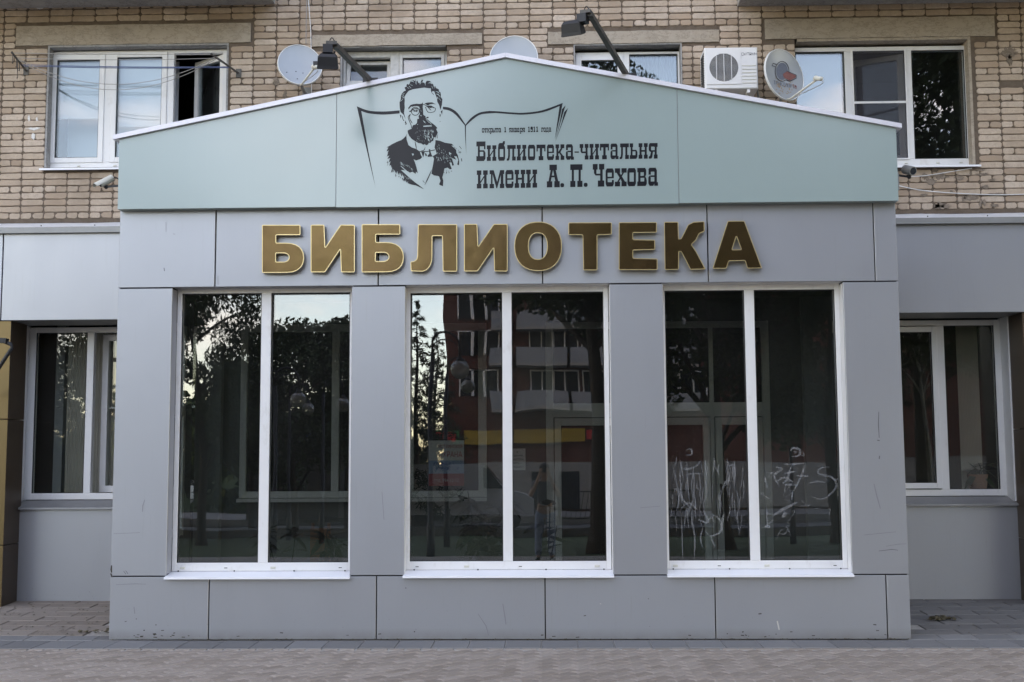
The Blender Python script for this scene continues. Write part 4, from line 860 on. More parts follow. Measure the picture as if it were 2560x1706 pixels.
# left three-light window, right light open inwards
x0, x1, z0, z1 = OPEN['UL']; X = lambda p: at(p, 260, YU).x
reveal('UL'); a0, a1 = X(123), X(566); zt = z1 - .03
w = ubars([(a0, a1, z0, z0 + .085), (a0, a1, zt - .04, zt), (a0, a0 + .03, z0 + .085, zt - .04), (X(260), X(279), z0 + .085, zt - .04), (X(416), X(433), z0 + .085, zt - .04), (a1 - .05, a1, z0 + .085, zt - .04)])
sash(a0 + .022, X(260.5), z0 + .08, zt - .045, w, .06); sash(X(278), X(416.5), z0 + .08, zt - .022, w, .06)
usill('UL', w)
for u in (.16, .36): MB().bbox(x0 + (x1 - x0) * u, x0 + (x1 - x0) * u + .035, YU - .012, YU, z0 + .035, z0 + .048).build('drain_cap', M['offwhite'], w)
mb = MB(); mb.box(a0 + .06, X(262), YU + .10, YU + .105, z0 + .62, zt); mb.box(X(276), X(418), YU + .10, YU + .105, z0 + .52, zt); 
mb.build('roller_blind', M['blind'], w)
mb = MB(); mb.box(a0 + .06, X(418), YU + .40, YU + .41, z0, zt); mb.build('net_curtain', M['blind'], w)
# open casement: hinged on the right jamb, swung inwards
ho = Vector((a1 - .05, YU + .03, 0)); ang = math.radians(180 - 62); wd = .50
R2 = Matrix.Translation(ho) @ Matrix.Rotation(-math.radians(34), 4, 'Z')
mb = MB()
for b in ((-wd, 0, z0 + .09, z0 + .15), (-wd, 0, zt - .11, zt - .05), (-wd, -wd + .06, z0 + .15, zt - .11), (-.06, 0, z0 + .15, zt - .11)): mb.box(b[0], b[1], 0, .06, b[2], b[3], R2)
o = mb.build('open_casement', M['pvc'], w); mb = MB(); mb.box(-wd + .06, -.06, .02, .04, z0 + .15, zt - .11, R2); mb.build('pane', M['glass_up'], o)
# middle-left window: old timber frame with flaking paint, fanlight ajar
x0, x1, z0, z1 = OPEN['WL']; X = lambda p: at(p, 170, YU).x; Zp = lambda y, x=950: at(x, y, YU).z
reveal('WL', sides='LT', t=.012)
w = ubars([(x0 + .01, X(864), z0, z1 - .02), (X(976), X(998), z0, z1 - .02), (x1 - .035, x1 - .002, z0, z1 - .02), (X(864), X(976), z1 - .09, z1 - .02), (X(998), x1 - .035, z1 - .065, z1 - .02), (X(864), X(976), Zp(219, 880), Zp(211, 880)), (X(864), x1 - .035, z0, z0 + .08)], mat='oldwood')
zl = Zp(211, 880)
# tilted fanlight sash
mb = MB(); T = Matrix.Translation(Vector((0, YU + .02, zl + .005))) @ Matrix.Rotation(math.radians(-14), 4, 'X')
xa, xb, hh = X(864) + .005, X(976) - .005, z1 - .09 - zl - .01
for b in ((xa, xb, 0, .045), (xa, xb, hh - .045, hh), (xa, xa + .04, .045, hh - .045), (xb - .04, xb, .045, hh - .045)): mb.box(b[0], b[1], 0, .045, b[2], b[3], T)
o = mb.build('fanlight', M['oldwood'], w); mb = MB(); mb.box(xa + .04, xb - .04, .02, .026, .045, hh - .045, T); mb.build('pane', M['glass_up'], o)
sash(X(864), X(976), z0 + .08, Zp(219, 880), w, .05, mat='oldwood'); sash(X(998.5), x1 - .034, z0 + .081, z1 - .066, w, .038, mat='oldwood')
MB().box(x0, x1, YU + .22, YU + .225, z0, z1).build('net_curtain', M['roomlight'], w)
usill('WL', w, 'sillg')
# middle-right window
x0, x1, z0, z1 = OPEN['WR']; X = lambda p: at(p, 160, YU).x
reveal('WR', sides='LRT', t=.014)
zt = z1 - .055
w = ubars([(x0 + .012, X(1440), z0, zt), (X(1557), X(1573.5), z0, zt), (X(1694), x1 - .012, z0, zt), (X(1440), X(1557), zt - .035, zt), (X(1573.5), X(1694), zt - .03, zt), (X(1440), X(1694), z0, z0 + .07)])
sash(X(1440) - .004, X(1557) + .004, z0 + .07, zt - .03, w, .065); gasket(g := MB(), X(1573.5), X(1694), z0 + .07, zt - .03, YU + .003, .005); g.build('gasket', M['gasket'], w)
pane_box(X(1573.5), X(1694), z0 + .07, zt - .03, YU + .03, 'pane', M['glass_up'], w, .004)
mb = MB(); n = 60
for i in range(n): xx = x0 + (x1 - x0) * i / n; mb.quad((xx, YU + .2 + .015 * (i % 2), z0), (xx + (x1 - x0) / n, YU + .2 + .015 * ((i + 1) % 2), z0), (xx + (x1 - x0) / n, YU + .2 + .015 * ((i + 1) % 2), z1), (xx, YU + .2 + .015 * (i % 2), z1))
mb.build('net_curtain', M['room'], w); usill('WR', w)
# right three-light window with an insect net over the open middle light
x0, x1, z0, z1 = OPEN['UR']; X = lambda p, y=260: at(p, y, YU).x
reveal('UR', 'lintel', .03, 'RT'); zt = z1 - .06; zb = z0 + .10
w = ubars([(x0, x0 + .03, zb, zt - .05), (x0, X(2422), zt - .05, zt), (x0, X(2422), z0 + .005, zb), (X(2114), X(2134), zb, zt - .05), (X(2266), X(2283), zb, zt - .05), (X(2415), X(2422), zb, zt - .05)])
for a, b, nm in ((x0 + .03, X(2114), 'pane'), (X(2283), X(2415), 'pane')):
    gasket(g := MB(), a, b, zb, zt - .05, YU + .003, .006); g.build('gasket', M['gasket'], w)
    pane_box(a + .003, b - .003, zb, zt - .05, YU + .03, nm, M['glass_up'], w, .004)
fr = frame_mb(X(2134) - .012, X(2266) + .012, zb - .01, zt - .035, YU - .016, YU - .002, .018, .018, .018, .018); fr.box(X(2134), X(2266), YU - .0155, YU - .0035, at(2200, 257, YU).z - .012, at(2200, 257, YU).z + .012)
fr.build('net_frame', M['pvc'], w); MB().box(X(2134), X(2266), YU - .009, YU - .008, zb, zt - .05).build('insect_net', M['net'], w)
R2 = Matrix.Translation(Vector((X(2266) - .004, YU + .05, 0))) @ Matrix.Rotation(-math.radians(24), 4, 'Z'); wd = X(2266) - X(2134)
mb = MB()
for b in ((-wd, 0, zb, zb + .06), (-wd, 0, zt - .13, zt - .07), (-wd, -wd + .06, zb + .06, zt - .13), (-.07, 0, zb + .06, zt - .13)): mb.box(b[0], b[1], 0, .06, b[2], b[3], R2)
o = mb.build('open_casement', M['pvc'], w); mb = MB(); mb.box(-wd + .06, -.07, .02, .04, zb + .06, zt - .13, R2); mb.build('pane', M['glass_up'], o)
for u in (.62, .80, .93): MB().bbox(x0 + (x1 - x0) * u, x0 + (x1 - x0) * u + .035, YU - .012, YU, z0 + .045, z0 + .058).build('drain_cap', M['offwhite'], w)
usill('UR', w, d=.09)
MB().box(x0, X(2114), YU + .16, YU + .165, z0, z1).build('roller_blind', M['room'], w)
# ================================================================== low shop-front wings
YF = 1.72                                   # fascia plane
ZF0, ZF1 = 3.075, 4.02
def wing(name, label, x0, x1, seam, win, side):
    t = thing(name, label, 'shop front', ((x0 + x1) / 2, 2.0, 0))
    es = [x0, seam, x1] if seam else [x0, x1]
    for a, b in zip(es, es[1:]): MB().bbox(a + .006, b - .006, YF, YF + .03, ZF0, ZF1 + .05, .003).build('fascia_panel', M['clad'], t)
    MB().box(x0, x1, YF + .032, YW, ZF0 + .004, ZF0 + .03).build('soffit', M['gutter'], t)
    mb = MB(); mb.box(x0, x1, YF + .034, YW + .1, ZF0 + .032, ZF1 + .04); mb.build('fascia_core', M['joint'], t)
    # flashing sloping up to the brickwork and the gutter lip under it
    mb = MB(); n = 14; q = random.Random(name)
    fr_ = [(x0 + (x1 - x0) * i / n, YF - .04, ZF1 + .050 + q.uniform(-.003, .003)) for i in range(n + 1)]; bk = [(x0 + (x1 - x0) * i / n, YB - .02, ZF1 + .205 + q.uniform(-.004, .004)) for i in range(n + 1)]
    mb.add(fr_ + bk, [(i, i + 1, n + 2 + i, n + 1 + i) for i in range(n)]); mb.add([(p[0], p[1], p[2] - .002) for p in fr_ + bk], [(i, n + 1 + i, n + 2 + i, i + 1) for i in range(n)]); mb.build('flashing', M['zinc'], t)
    mb = MB(); mb.box(x0, x1, YF - .042, YF - .036, ZF1 - .005, ZF1 + .052); mb.box(x0, x1, YF - .045, YF - .030, ZF1 - .012, ZF1 - .005); mb.build('gutter', M['gutter'], t)
    for i in range(7): xx = x0 + (x1 - x0) * (i + .4) / 7; MB().ball((xx, YF + .10, ZF1 + .05 + .155 * .26 + .004), .007, 6).build('screw', M['gasket'], t)
    a, b = win
    z0, z1 = 1.155, 3.06
    # wall below the window
    MB().bbox(x0, x1, YB - .16, YB - .13, .0, z0 - .085, .003).build('wall_panel', M['clad'], t)
    MB().box(x0, x1, YB - .129, YW + .1, .0, z0 - .087).build('wall_core', M['joint'], t)
    mb = MB(); mb.add([(a - .1, YW, z0 - .005), (b + .1, YW, z0 - .005), (b + .12, YB - .20, z0 - .075), (a - .12, YB - .20, z0 - .075), (a - .12, YB - .202, z0 - .095), (b + .12, YB - .202, z0 - .095)], [(0, 3, 2, 1), (3, 4, 5, 2)]); mb.build('sill', M['sillg'], t)
    return t, z0, z1
lw, z0, z1 = wing('library_wing', 'silver clad low shop front left of the pavilion with its window sash ajar', -8.0, XL - .004, at(5, 700, YF).x, (at(71, 1100, YW).x, XL - .05), -1)
Xw = lambda p, y=1000: at(p, y, YW).x
a = Xw(67); b = XL + .3
f = MB(); zg0, zg1 = 1.225, 3.0
for q in ((a, Xw(86), z0, z1), (Xw(214), Xw(231.5), zg0, zg1), (Xw(86), b, z0, zg0), (Xw(86), b, zg1, z1)): f.bbox(q[0], q[1], YW, YW + .07, q[2], q[3])
f = f.build('window', M['pvc'], lw); pane_box(Xw(86), Xw(214), zg0, zg1, YW + .03, 'pane', M['glass_wing'], f, .012)
gasket(g := MB(), Xw(86), Xw(214), zg0, zg1, YW + .004); g.build('gasket', M['gasket'], f)
R2 = Matrix.Translation(Vector((b, YW + .035, 0))) @ Matrix.Rotation(-math.radians(7), 4, 'Z'); wd = b - Xw(234); mb = MB()
for q in ((-wd, 0, zg0 + .005, zg0 + .075), (-wd, 0, zg1 - .075, zg1 - .005), (-wd, -wd + .07, zg0 + .075, zg1 - .075), (-.07, 0, zg0 + .075, zg1 - .075)): mb.box(q[0], q[1], 0, .06, q[2], q[3], R2)
mb = mb.build('ajar_sash', M['pvc'], f); q = MB(); q.box(-wd + .07, -.07, .02, .04, zg0 + .075, zg1 - .075, R2); q.build('pane', M['glass_wing'], f)
MB().box(-wd + .07, -.07, .06, .075, 2.16, 2.18, R2).build('blind_rail', M['white'], f)
MB().bbox(a - .075, a, YB - .15, YW + .06, z0 - .05, ZF0).build('jamb', M['pvc'], lw)
MB().bbox(-8, a - .076, YF + .25, YW + .1, 0.0, ZF0).build('wall_panel', M['clad'], lw)
mb = MB(); n = 44; xa, xb = Xw(140), Xw(300)
for i in range(n): mb.quad((xa + (xb - xa) * i / n, YW + .30 + .02 * (i % 2), z0), (xa + (xb - xa) * (i + 1) / n, YW + .30 + .02 * ((i + 1) % 2), z0), (xa + (xb - xa) * (i + 1) / n, YW + .30 + .02 * ((i + 1) % 2), z1), (xa + (xb - xa) * i / n, YW + .30 + .02 * (i % 2), z1))
mb.build('curtain', M['curtain'], f)
mb = MB(); mb.box(Xw(100), Xw(122), YW + .4, YW + .5, 0.1, 3.3); mb.build('inner_pier', M['roomlight'], lw)
rw, z0, z1 = wing('library_wing', 'silver clad low shop front right of the pavilion with a closed two light window', XR + .004, 7.6, None, (XR + .05, at(2500, 1100, YW).x), 1)
b = Xw(2508); a = XR - .3; f = MB()
for q in ((Xw(2492), b, z0, z1), (Xw(2346), Xw(2366), zg0, zg1), (a, Xw(2492), z0, zg0), (a, Xw(2492), zg1, z1)): f.bbox(q[0], q[1], YW, YW + .07, q[2], q[3])
f = f.build('window', M['pvc'], rw); pane_box(Xw(2366), Xw(2492), zg0, zg1, YW + .03, 'pane', M['glass_wing'], f, .012); gasket(g := MB(), Xw(2366), Xw(2492), zg0, zg1, YW + .004); g.build('gasket', M['gasket'], f)
sash(a, Xw(2347), zg0 + .01, zg1 - .01, f, .06, YW - .02, gl='glass_wing', tilt=.012)
MB().bbox(b, b + .085, YB - .15, YW + .06, z0 - .05, ZF0).build('jamb', M['pvc'], rw)
mb = MB(); n = 30; xa, xb = Xw(2420), Xw(2475)
for i in range(n): mb.quad((xa + (xb - xa) * i / n, YW + .30 + .02 * (i % 2), z0), (xa + (xb - xa) * (i + 1) / n, YW + .30 + .02 * ((i + 1) % 2), z0), (xa + (xb - xa) * (i + 1) / n, YW + .30 + .02 * ((i + 1) % 2), z1), (xa + (xb - xa) * i / n, YW + .30 + .02 * (i % 2), z1))
mb.build('curtain', M['curtain'], f)
# piers of the neighbouring fronts at the frame edges
px_ = at(12, 1200, YF).x
lp = thing('clad_pier', 'gold clad pier of the neighbouring front at the left edge', 'pier', (px_ - .4, 1.9, 0))
for z0_, z1_ in ((0.0, .70), (.708, 2.02), (2.028, ZF0 - .004)): 
    o = MB().bbox(px_ - .8, px_, YF + .02, YB - .132, z0_, z1_, .003).build('panel', M['bronze'], lp); o.data.materials.append(M['brown'])
    for p in o.data.polygons: p.material_index = 1 if p.normal.x > .7 else 0
px_ = (at(2521, 805, YB - .13).x + at(2549, 1500, YB - .13).x) / 2
rp_ = thing('clad_pier', 'dark brown clad pier of the neighbouring front at the right edge', 'pier', (px_ + .4, 1.9, 0))
for z0_, z1_ in ((0.0, .72), (.728, 1.86), (1.868, ZF0 - .004)): MB().bbox(px_, px_ + .8, YF + .02, YB - .132, z0_, z1_, .003).build('panel', M['brown'], rp_)
# ================================================================== things hung on the front
def dish(name, label, c, r, aim, mat, lnb=None, arm=True, mount=None):
    t = thing(name, label, 'satellite dish', c, 'satellite dishes on the brick wall'); n = Vector(aim).normalized()
    u = Vector((0, 0, 1)).cross(n).normalized(); v = n.cross(u); Mx = Matrix((u, v, n)).transposed()
    k = 9; prof = [(max(.001, r * i / k), -.13 * r * 1.4 * (1 - (i / k) ** 2)) for i in range(k + 1)]
    mb = MB(); S1 = Matrix.Diagonal(Vector((1, 1.06, 1))); mb.lathe(prof, c, 36, Mx @ S1); mb.lathe([(a * .995 + .001, b - .006) for a, b in prof][::-1], c, 36, Mx @ S1)
    d = mb.build('reflector', M[mat], t, True)
    mb = MB(); mb.lathe([(r * .985, .002), (r * 1.0, .008), (r * 1.025, .004), (r * 1.03, -.018), (r * 1.0, -.02)], c, 36, Mx @ S1); mb.build('rolled_rim', M['dishrim'], d, True)
    c = Vector(c); 
    if arm:
        bot = c + Mx @ Vector((0, -r * 1.05, -.01)); L_ = Vector(lnb)
        mb = MB(); mb.tube([bot, bot + (L_ - bot) * .12 - v * .02, L_ - (L_ - bot).normalized() * .04], .011, 8); mb.build('feed_arm', M['offwhite'], t, True)
        dirn = (c - L_).normalized(); mb = MB(); mb.tube([L_ - dirn * .05, L_ - dirn * .01, L_ + dirn * .01, L_ + dirn * .035, L_ + dirn * .05], [.022, .024, .018, .03, .028], 12); mb.build('receiver_head', M['offwhite'], t, True)
        mb = MB(); q = L_ - dirn * .04; mb.tube(curve3([q, q + Vector((.01, 0, -.05)), (q + bot) / 2 + Vector((.0, 0, -.035)), bot]), .004, 5); mb.build('feed_cable', M['wire'], t, True)
    mb = MB(); back = c - n * .08
    w = Vector((c.x, YB - .02, c.z - r * .9)); mb.bar(back - v * .05, back - v * (r * .9) , .05, .03); mb.tube([back - v * r * .7, Vector((c.x, w.y - .15, w.z - .02)), w], .018, 8)
    mb.box(c.x - .05, c.x + .05, YB - .022, YB - .012, w.z - .08, w.z + .08); mb.build('wall_bracket', M['gutter'], t)
    return t, d, Mx
def curve3(pts, n=8):
    P = [Vector(pts[0])] + [Vector(p) for p in pts] + [Vector(pts[-1])]; out = []
    for i in range(1, len(P) - 2):
        for k in range(n):
            t = k / n; a, b, c, d = P[i - 1:i + 3]; out.append(.5 * (2 * b + (c - a) * t + (2 * a - 5 * b + 4 * c - d) * t * t + (3 * b - a - 3 * c + d) * t ** 3))
    return out + [P[-1]]
c1 = at(750, 162, 1.85)
t1_, d1_, Mx1 = dish('satellite_dish', 'grey dish left of the floodlight over the sloping sign edge', c1, .237, (.30, -1, .30), 'dish', at(788, 168, 1.42))
mb = MB(); 
for px, py in ((740, 178.5), (758, 180), (716, 188), (742.5, 202.5), (762, 204.5)):
    p = at(px, py, 1.85); nn = Mx1 @ Vector((0, 0, 1)); d = (Vector(c1) - p).dot(nn) / nn.y if 0 else 0
    loc = Mx1.transposed() @ (p - c1); zz0 = -.182 * .237 * (1 - min(1, (loc.x ** 2 + loc.y ** 2) / .237 ** 2)); q = c1 + Mx1 @ Vector((loc.x, loc.y, zz0 + .001)); mb.ball(q, .006, 6)
mb.build('bolt', M['black'], d1_)
MB().box(*sum(([a - .022, a + .022] for a in at(789, 160, 1.40)), [])).build('receiver_cover', M['black'], t1_)
c2 = at(1284, 146, 1.9)
dish('satellite_dish', 'pale dish rising behind the peak of the gable sign', c2, .262, (-.05, -1, .25), 'dish', arm=False)
c3 = at(1961, 187, 1.80)
t3_, d3_, Mx3 = dish('satellite_dish', 'rust stained dish with a faded blue and red emblem beside the air conditioner', c3, .268, (.62, -1, .12), 'dish', at(2046, 197, 1.33))
# faded emblem and lettering, following the hollow of the dish
def ondish(px, py, lift=.002):
    nn = Mx3 @ Vector((0, 0, 1)); v = FW * FPX + RX * (px - 1280) - UP * (py - 853); p = CAMP.copy(); q = c3 - nn * .02
    for _ in range(4):
        p = CAMP + v * ((q - CAMP).dot(nn) / v.dot(nn)); loc = Mx3.transposed() @ (p - c3)
        q = c3 + nn * (-.182 * .268 * (1 - min(1, (loc.x / .268) ** 2 + (loc.y / .284) ** 2)) + lift)
    return tuple(p)
ZD = zz(1740, 100, 6.92)
def dfilm(polys, mat, name, lift):
    mb = MB()
    for i, p in enumerate(polys): mb.prism(ZD(p), [], lambda u, v, y: ondish(u, v, y), lift + .0003 * (i % 6), None)
    mb.build(name, M[mat], d3_)
M['rust'] = plain('rust_bloom', (0.36, 0.22, 0.10), 0.8, var=0.4, scale=60)
M['fadeblue'] = plain('faded_blue', (0.11, 0.13, 0.175), 0.6, var=0.5, scale=70); M['fadered'] = plain('faded_red', (0.22, 0.075, 0.07), 0.6, var=0.3, scale=40)
q = random.Random(9); rs = []
for i in range(120):
    a = q.random(); x, y = 1380 + 330 * q.random(), 620 + 320 * q.random() ** 1.1
    if abs(x - 1550) < 180 - max(0, (y - 860)): s = q.uniform(4, 13); rs.append([(x - s, y), (x, y - s * .8), (x + s, y + 2), (x + 2, y + s * .8)])
dfilm(rs, 'rust', 'rust_stain', .0012); d3_.children[-1]['kind'] = 'stuff'
dfilm([[(1312, 440), (1340, 408), (1375, 412), (1392, 440), (1375, 470), (1395, 520), (1370, 505), (1320, 450)]], 'dish', 'emblem_edge', .0016)
dfilm([arc(1490, 545, 100, 150, 0, 345, 22)], 'fadeblue', 'emblem_disc', .002)
dfilm([[(1470, 590), (1570, 545), (1730, 620), (1725, 655), (1620, 705), (1500, 640)]], 'fadered', 'emblem_bar', .0035)
dfilm([stroke(ar, 12) for ar in (arc(1490, 545, 118, 172, -150, 20, 14), arc(1490, 545, 118, 172, 60, 205, 12), [(1570, 540), (1735, 610), (1735, 665), (1620, 718), (1560, 690)], [(1385, 470), (1315, 445), (1335, 405), (1400, 430)])], 'ink', 'emblem_outline', .0048)
tl = []
for i, chh in enumerate('ТРИКОЛОРТВ'):
    x = 1345 + i * 41; y = 705 + i * 8.5; w_, h_ = 28, 62
    S_ = {'Т': [[(0, 0), (1, 0)], [(.5, 0), (.5, 1)]], 'Р': [[(0, 1), (0, 0), (1, 0), (1, .5), (0, .5)]], 'И': [[(0, 0), (0, 1), (1, 0), (1, 1)]], 'К': [[(0, 0), (0, 1)], [(1, 0), (.1, .5), (1, 1)]], 'О': [[(0, 0), (1, 0), (1, 1), (0, 1), (0, 0)]], 'Л': [[(0, 1), (.4, 0), (1, 0), (1, 1)]], 'В': [[(0, 0), (.9, .1), (.9, .4), (.1, .5), (1, .6), (1, 1), (0, 1), (0, 0)]]}[chh]
    for s_ in S_: tl.append(stroke([(x + u * w_, y + v * h_ + u * 6) for u, v in s_], 8))
dfilm(tl[:len(tl) - 3], 'fadeblue', 'dish_lettering', .003); dfilm(tl[-3:], 'fadered', 'dish_lettering', .0032)
# floodlights on arms reaching out over the sign
def flood(label, foot, head, spin, drop):
    t = thing('floodlight', label, 'floodlight', foot, 'floodlights on the gable sign'); foot = Vector(foot); head = Vector(head)
    mb = MB(); mb.bar(foot, head, .042); mb.build('arm', M['rusty'], t)
    mb = MB(); mb.box(foot.x - .07, foot.x + .07, foot.y - .06, foot.y + .06, foot.z - .04, foot.z + .02); mb.build('foot_plate', M['black'], t)
    Rz = Matrix.Translation(head) @ Matrix.Rotation(spin, 4, 'Z')
    mb = MB(); mb.box(-.075, .015, -.03, .03, .0, .028, Rz); mb.build('cross_bracket', M['rusty'], t)
    mb = MB(); mb.box(-.10, -.02, -.045, .045, -.075, -.004, Rz); mb.build('control_box', M['black'], t)
    Rh = Rz @ Matrix.Translation(Vector(drop)) @ Matrix.Rotation(math.radians(24), 4, 'X')
    vs = []
    for zl, wx, wy in ((.0, .058, .035), (-.022, .078, .052), (-.095, .084, .066), (-.118, .088, .072)): vs += [Rh @ Vector((sx * wx, sy * wy, zl)) for sx, sy in ((-1, -1), (1, -1), (1, 1), (-1, 1))]
    mb = MB(); mb.add(vs, [(0, 1, 2, 3)] + [(4 * i + k, 4 * (i + 1) + k, 4 * (i + 1) + (k + 1) % 4, 4 * i + (k + 1) % 4) for i in range(3) for k in range(4)]); o = fixn(mb.build('lamp_housing', M['black'], t))
    mb = MB(); mb.box(-.08, .08, -.065, .065, -.122, -.116, Rh); mb.build('lamp_glass', M['carglass'], o)
    mb = MB(); a = Rh @ Vector((0, .05, -.05)); b = Rz @ Vector((.0, 0, -.05)); mb.tube(curve3([a, (a + b) / 2 + Vector((0, 0, -.02)), b]), .008, 6); mb.build('lamp_cable', M['black'], t, True)
    mb = MB(); a = Rz @ Vector((-.06, 0, 0)); b = Rz @ Vector((.0, 0, .028)); mb.tube(curve3([a, (a + b) / 2 + Vector((0, 0, .05)), b]), .005, 6); mb.build('loop_cable', M['black'], t, True)
    return t
flood('black floodlight on weathered steel arm beside the grey dish', at(928, 205, -.02), at(838, 114, -1.15), math.radians(8), (-.06, -.03, -.082))
flood('black floodlight on long dark arm right of the sign peak', at(1570, 194, -.02), at(1474, 34, -1.15), math.radians(-20), (-.15, -.02, -.045))
# air conditioner
ac = thing('air_conditioner', 'white outdoor air conditioner unit with round fan grille on the brick wall', 'air conditioner', tuple(at(1828, 222, 2.05)))
YA = 1.83
A0, A1 = at(1760.5, 119, YA), at(1896, 221.5, YA); ax0, ax1, az1, az0 = A0.x, A1.x, A0.z - .004, A1.z
AWd = ax1 - ax0; AHt = az1 - az0
o = MB().bbox(ax0, ax1, YA, YB - .10, az0, az1, .010).build('casing', M['white'], ac)
fx, fz, fr = ax0 + AWd * .36, az0 + AHt * .515, AWd * .272
mb = MB(); x0, x1, z0, z1 = ax0 + AWd * .045, ax0 + AWd * .675, az0 + AHt * .11, az0 + AHt * .93
circ = [(fx + fr * math.cos(2 * math.pi * i / 40), fz + fr * math.sin(2 * math.pi * i / 40)) for i in range(40)]
fixn(mb.prism([(x0, z0), (x1, z0), (x1, z1), (x0, z1)], [circ], fxz, YA - .008, YA - .0005).build('fan_panel', M['white'], o))
MB().lathe([(.001, 0), (fr, 0)], (fx, YA - .0015, fz), 40, Matrix.Rotation(math.radians(90), 3, 'X')).build('fan_well', M['grille'], o)
mb = MB(); nb = 26
for i in range(nb):
    zq = fz - fr + 2 * fr * (i + .5) / nb; h = math.sqrt(max(0, fr * fr - (zq - fz) ** 2)); mb.box(fx - h, fx + h, YA - .012, YA - .009, zq - .0012, zq + .0012)
mb.build('grille_bars', M['white'], o, kind='stuff')
for i in range(-1, 2):
    h = math.sqrt(fr * fr - (i * fr * .52) ** 2); MB().box(fx + i * fr * .52 - .003, fx + i * fr * .52 + .003, YA - .016, YA - .0125, fz - h, fz + h).build('grille_rib', M['white'], o)
mb = MB()
for k in range(3):
    a = k * 2.094 + .4
    mb.add([(fx + .02 * math.cos(a), YA - .004, fz + .02 * math.sin(a)), (fx + fr * .9 * math.cos(a), YA - .003, fz + fr * .9 * math.sin(a)), (fx + fr * .9 * math.cos(a + .9), YA - .006, fz + fr * .9 * math.sin(a + .9)), (fx + .02 * math.cos(a + 1), YA - .005, fz + .02 * math.sin(a + 1))], [(0, 1, 2, 3)])
mb.build('fan', M['grille'], o)
for i in range(6): zq = az0 + AHt * (.13 + i * .083); MB().box(ax0 + AWd * .70, ax0 + AWd * .97, YA - .006, YA + .001, zq, zq + .006).build('groove_rib', M['gutter'] if 0 else M['offwhite'], o)
mb = MB()
for i in range(15):
    zq = az0 + AHt * (.06 + i * .058)
    for k in range(4): mb.box(ax0 - .006, ax0 - .0005, YA + .04 + k * .06, YA + .085 + k * .06, zq, zq + .012)
mb.build('side_louvres', M['grille'], o, kind='stuff')
SG = {'D': [[(0, 0), (.7, 0), (1, .3), (1, .7), (.7, 1), (0, 1), (0, 0)]], '/': [[(0, 0), (.6, 1)]], 'T': [[(0, 1), (1, 1)], [(.5, 1), (.5, 0)]], 'R': [[(0, 0), (0, 1), (.8, 1), (1, .8), (.8, .5), (0, .5)], [(.5, .5), (1, 0)]], 'H': [[(0, 0), (0, 1)], [(1, 0), (1, 1)], [(0, .5), (1, .5)]]}
mb = MB(); cxp = ax0 + AWd * .705; zq = az0 + AHt * .80
for ch in 'D//TR//H':
    wv = .012 if ch == '/' else .022
    for s_ in SG[ch]:
        mb.prism(stroke([(cxp + u * wv, zq + v * .030) for u, v in s_], .0042), [], fxz, YA - .0012 - .0002 * R.random(), None)
    cxp += wv + (.002 if ch == '/' else .006)
mb.build('brand_lettering', M['ink'], o)
for u in (.21, .82):
    xx = ax0 + AWd * u; mb = MB(); mb.bar((xx, YB - .01, az0 - .022), (xx, YA + .01, az0 - .022), .03, .035); mb.bar((xx, YB - .02, az0 - .30), (xx, YA + .10, az0 - .04), .025); mb.box(xx - .02, xx + .02, YB - .025, YB - .015, az0 - .34, az0 + .06); mb.build('wall_bracket', M['white'], ac)
mb = MB(); q = (ax1 + .004, YB - .2, az0 + .18); mb.bbox(ax1 + .0005, ax1 + .025, YB - .26, YB - .14, az0 + .06, az0 + .26); mb.tube(curve3([(ax1 + .02, YB - .2, az0 + .08), (ax1 + .05, YB - .15, az0 - .02), (ax1 + .03, YB - .03, az0 - .2)]), .012, 6); mb.build('pipe_cover', M['gutter'], ac)
# cameras beside the sign
def bullet(label, tip, tail, r, mat, root, shade=True):
    t = thing('security_camera', label, 'camera', tuple(root), 'cameras at the ends of the sign'); tip, tail, root = Vector(tip), Vector(tail), Vector(root); d = (tip - tail).normalized()
    mb = MB(); mb.tube([tail - d * .004, tail, tip - d * .02, tip], [r * .7, r, r, r * .96], 16); o = mb.build('body', M[mat], t); smooth_by_angle(o)
    mb = MB(); mb.tube([tip - d * .006, tip + d * .001], [r * .8, r * .8], 14); mb.build('lens', M['carglass'], o)
    if shade:
        u = d.cross(Vector((0, 0, 1))).normalized(); w = u.cross(d); mb = MB(); n = 8; a = [tail + (u * math.cos(math.pi * i / n) + w * math.sin(math.pi * i / n)) * r * 1.15 for i in range(n + 1)]; b = [p + (tip - tail) + d * .05 for p in a]
        mb.add(a + b, [(i, i + 1, n + 2 + i, n + 1 + i) for i in range(n)]); mb.build('sun_shade', M[mat], o)
    mb = MB(); mid = (tip + tail) / 2 - Vector((0, 0, r)); mb.ball(mid - Vector((0, 0, .02)), .02, 8); mb.bar(mid - Vector((0, 0, .02)), root, .016); mb.ball(root, .024, 8); mb.build('mount', M['black'], t)
    mb = MB(); mb.tube(curve3([tail, tail - d * .03 + Vector((0, .02, .0)), root + Vector((0, .04, .03))]), .006, 6); mb.build('lead', M['black'], t, True)
bullet('cream bullet camera beside the left end of the gable sign', at(250, 462, .02), at(281, 446, .10), .032, 'offwhite', (SL - .012, .04, at(290, 463, .02).z))
bullet('short grey camera below the right window sill beside the sign', at(2283, 428, .02), at(2262, 424, .12), .042, 'gutter', (SR + .02, .06, at(2252, 440, .1).z), False)
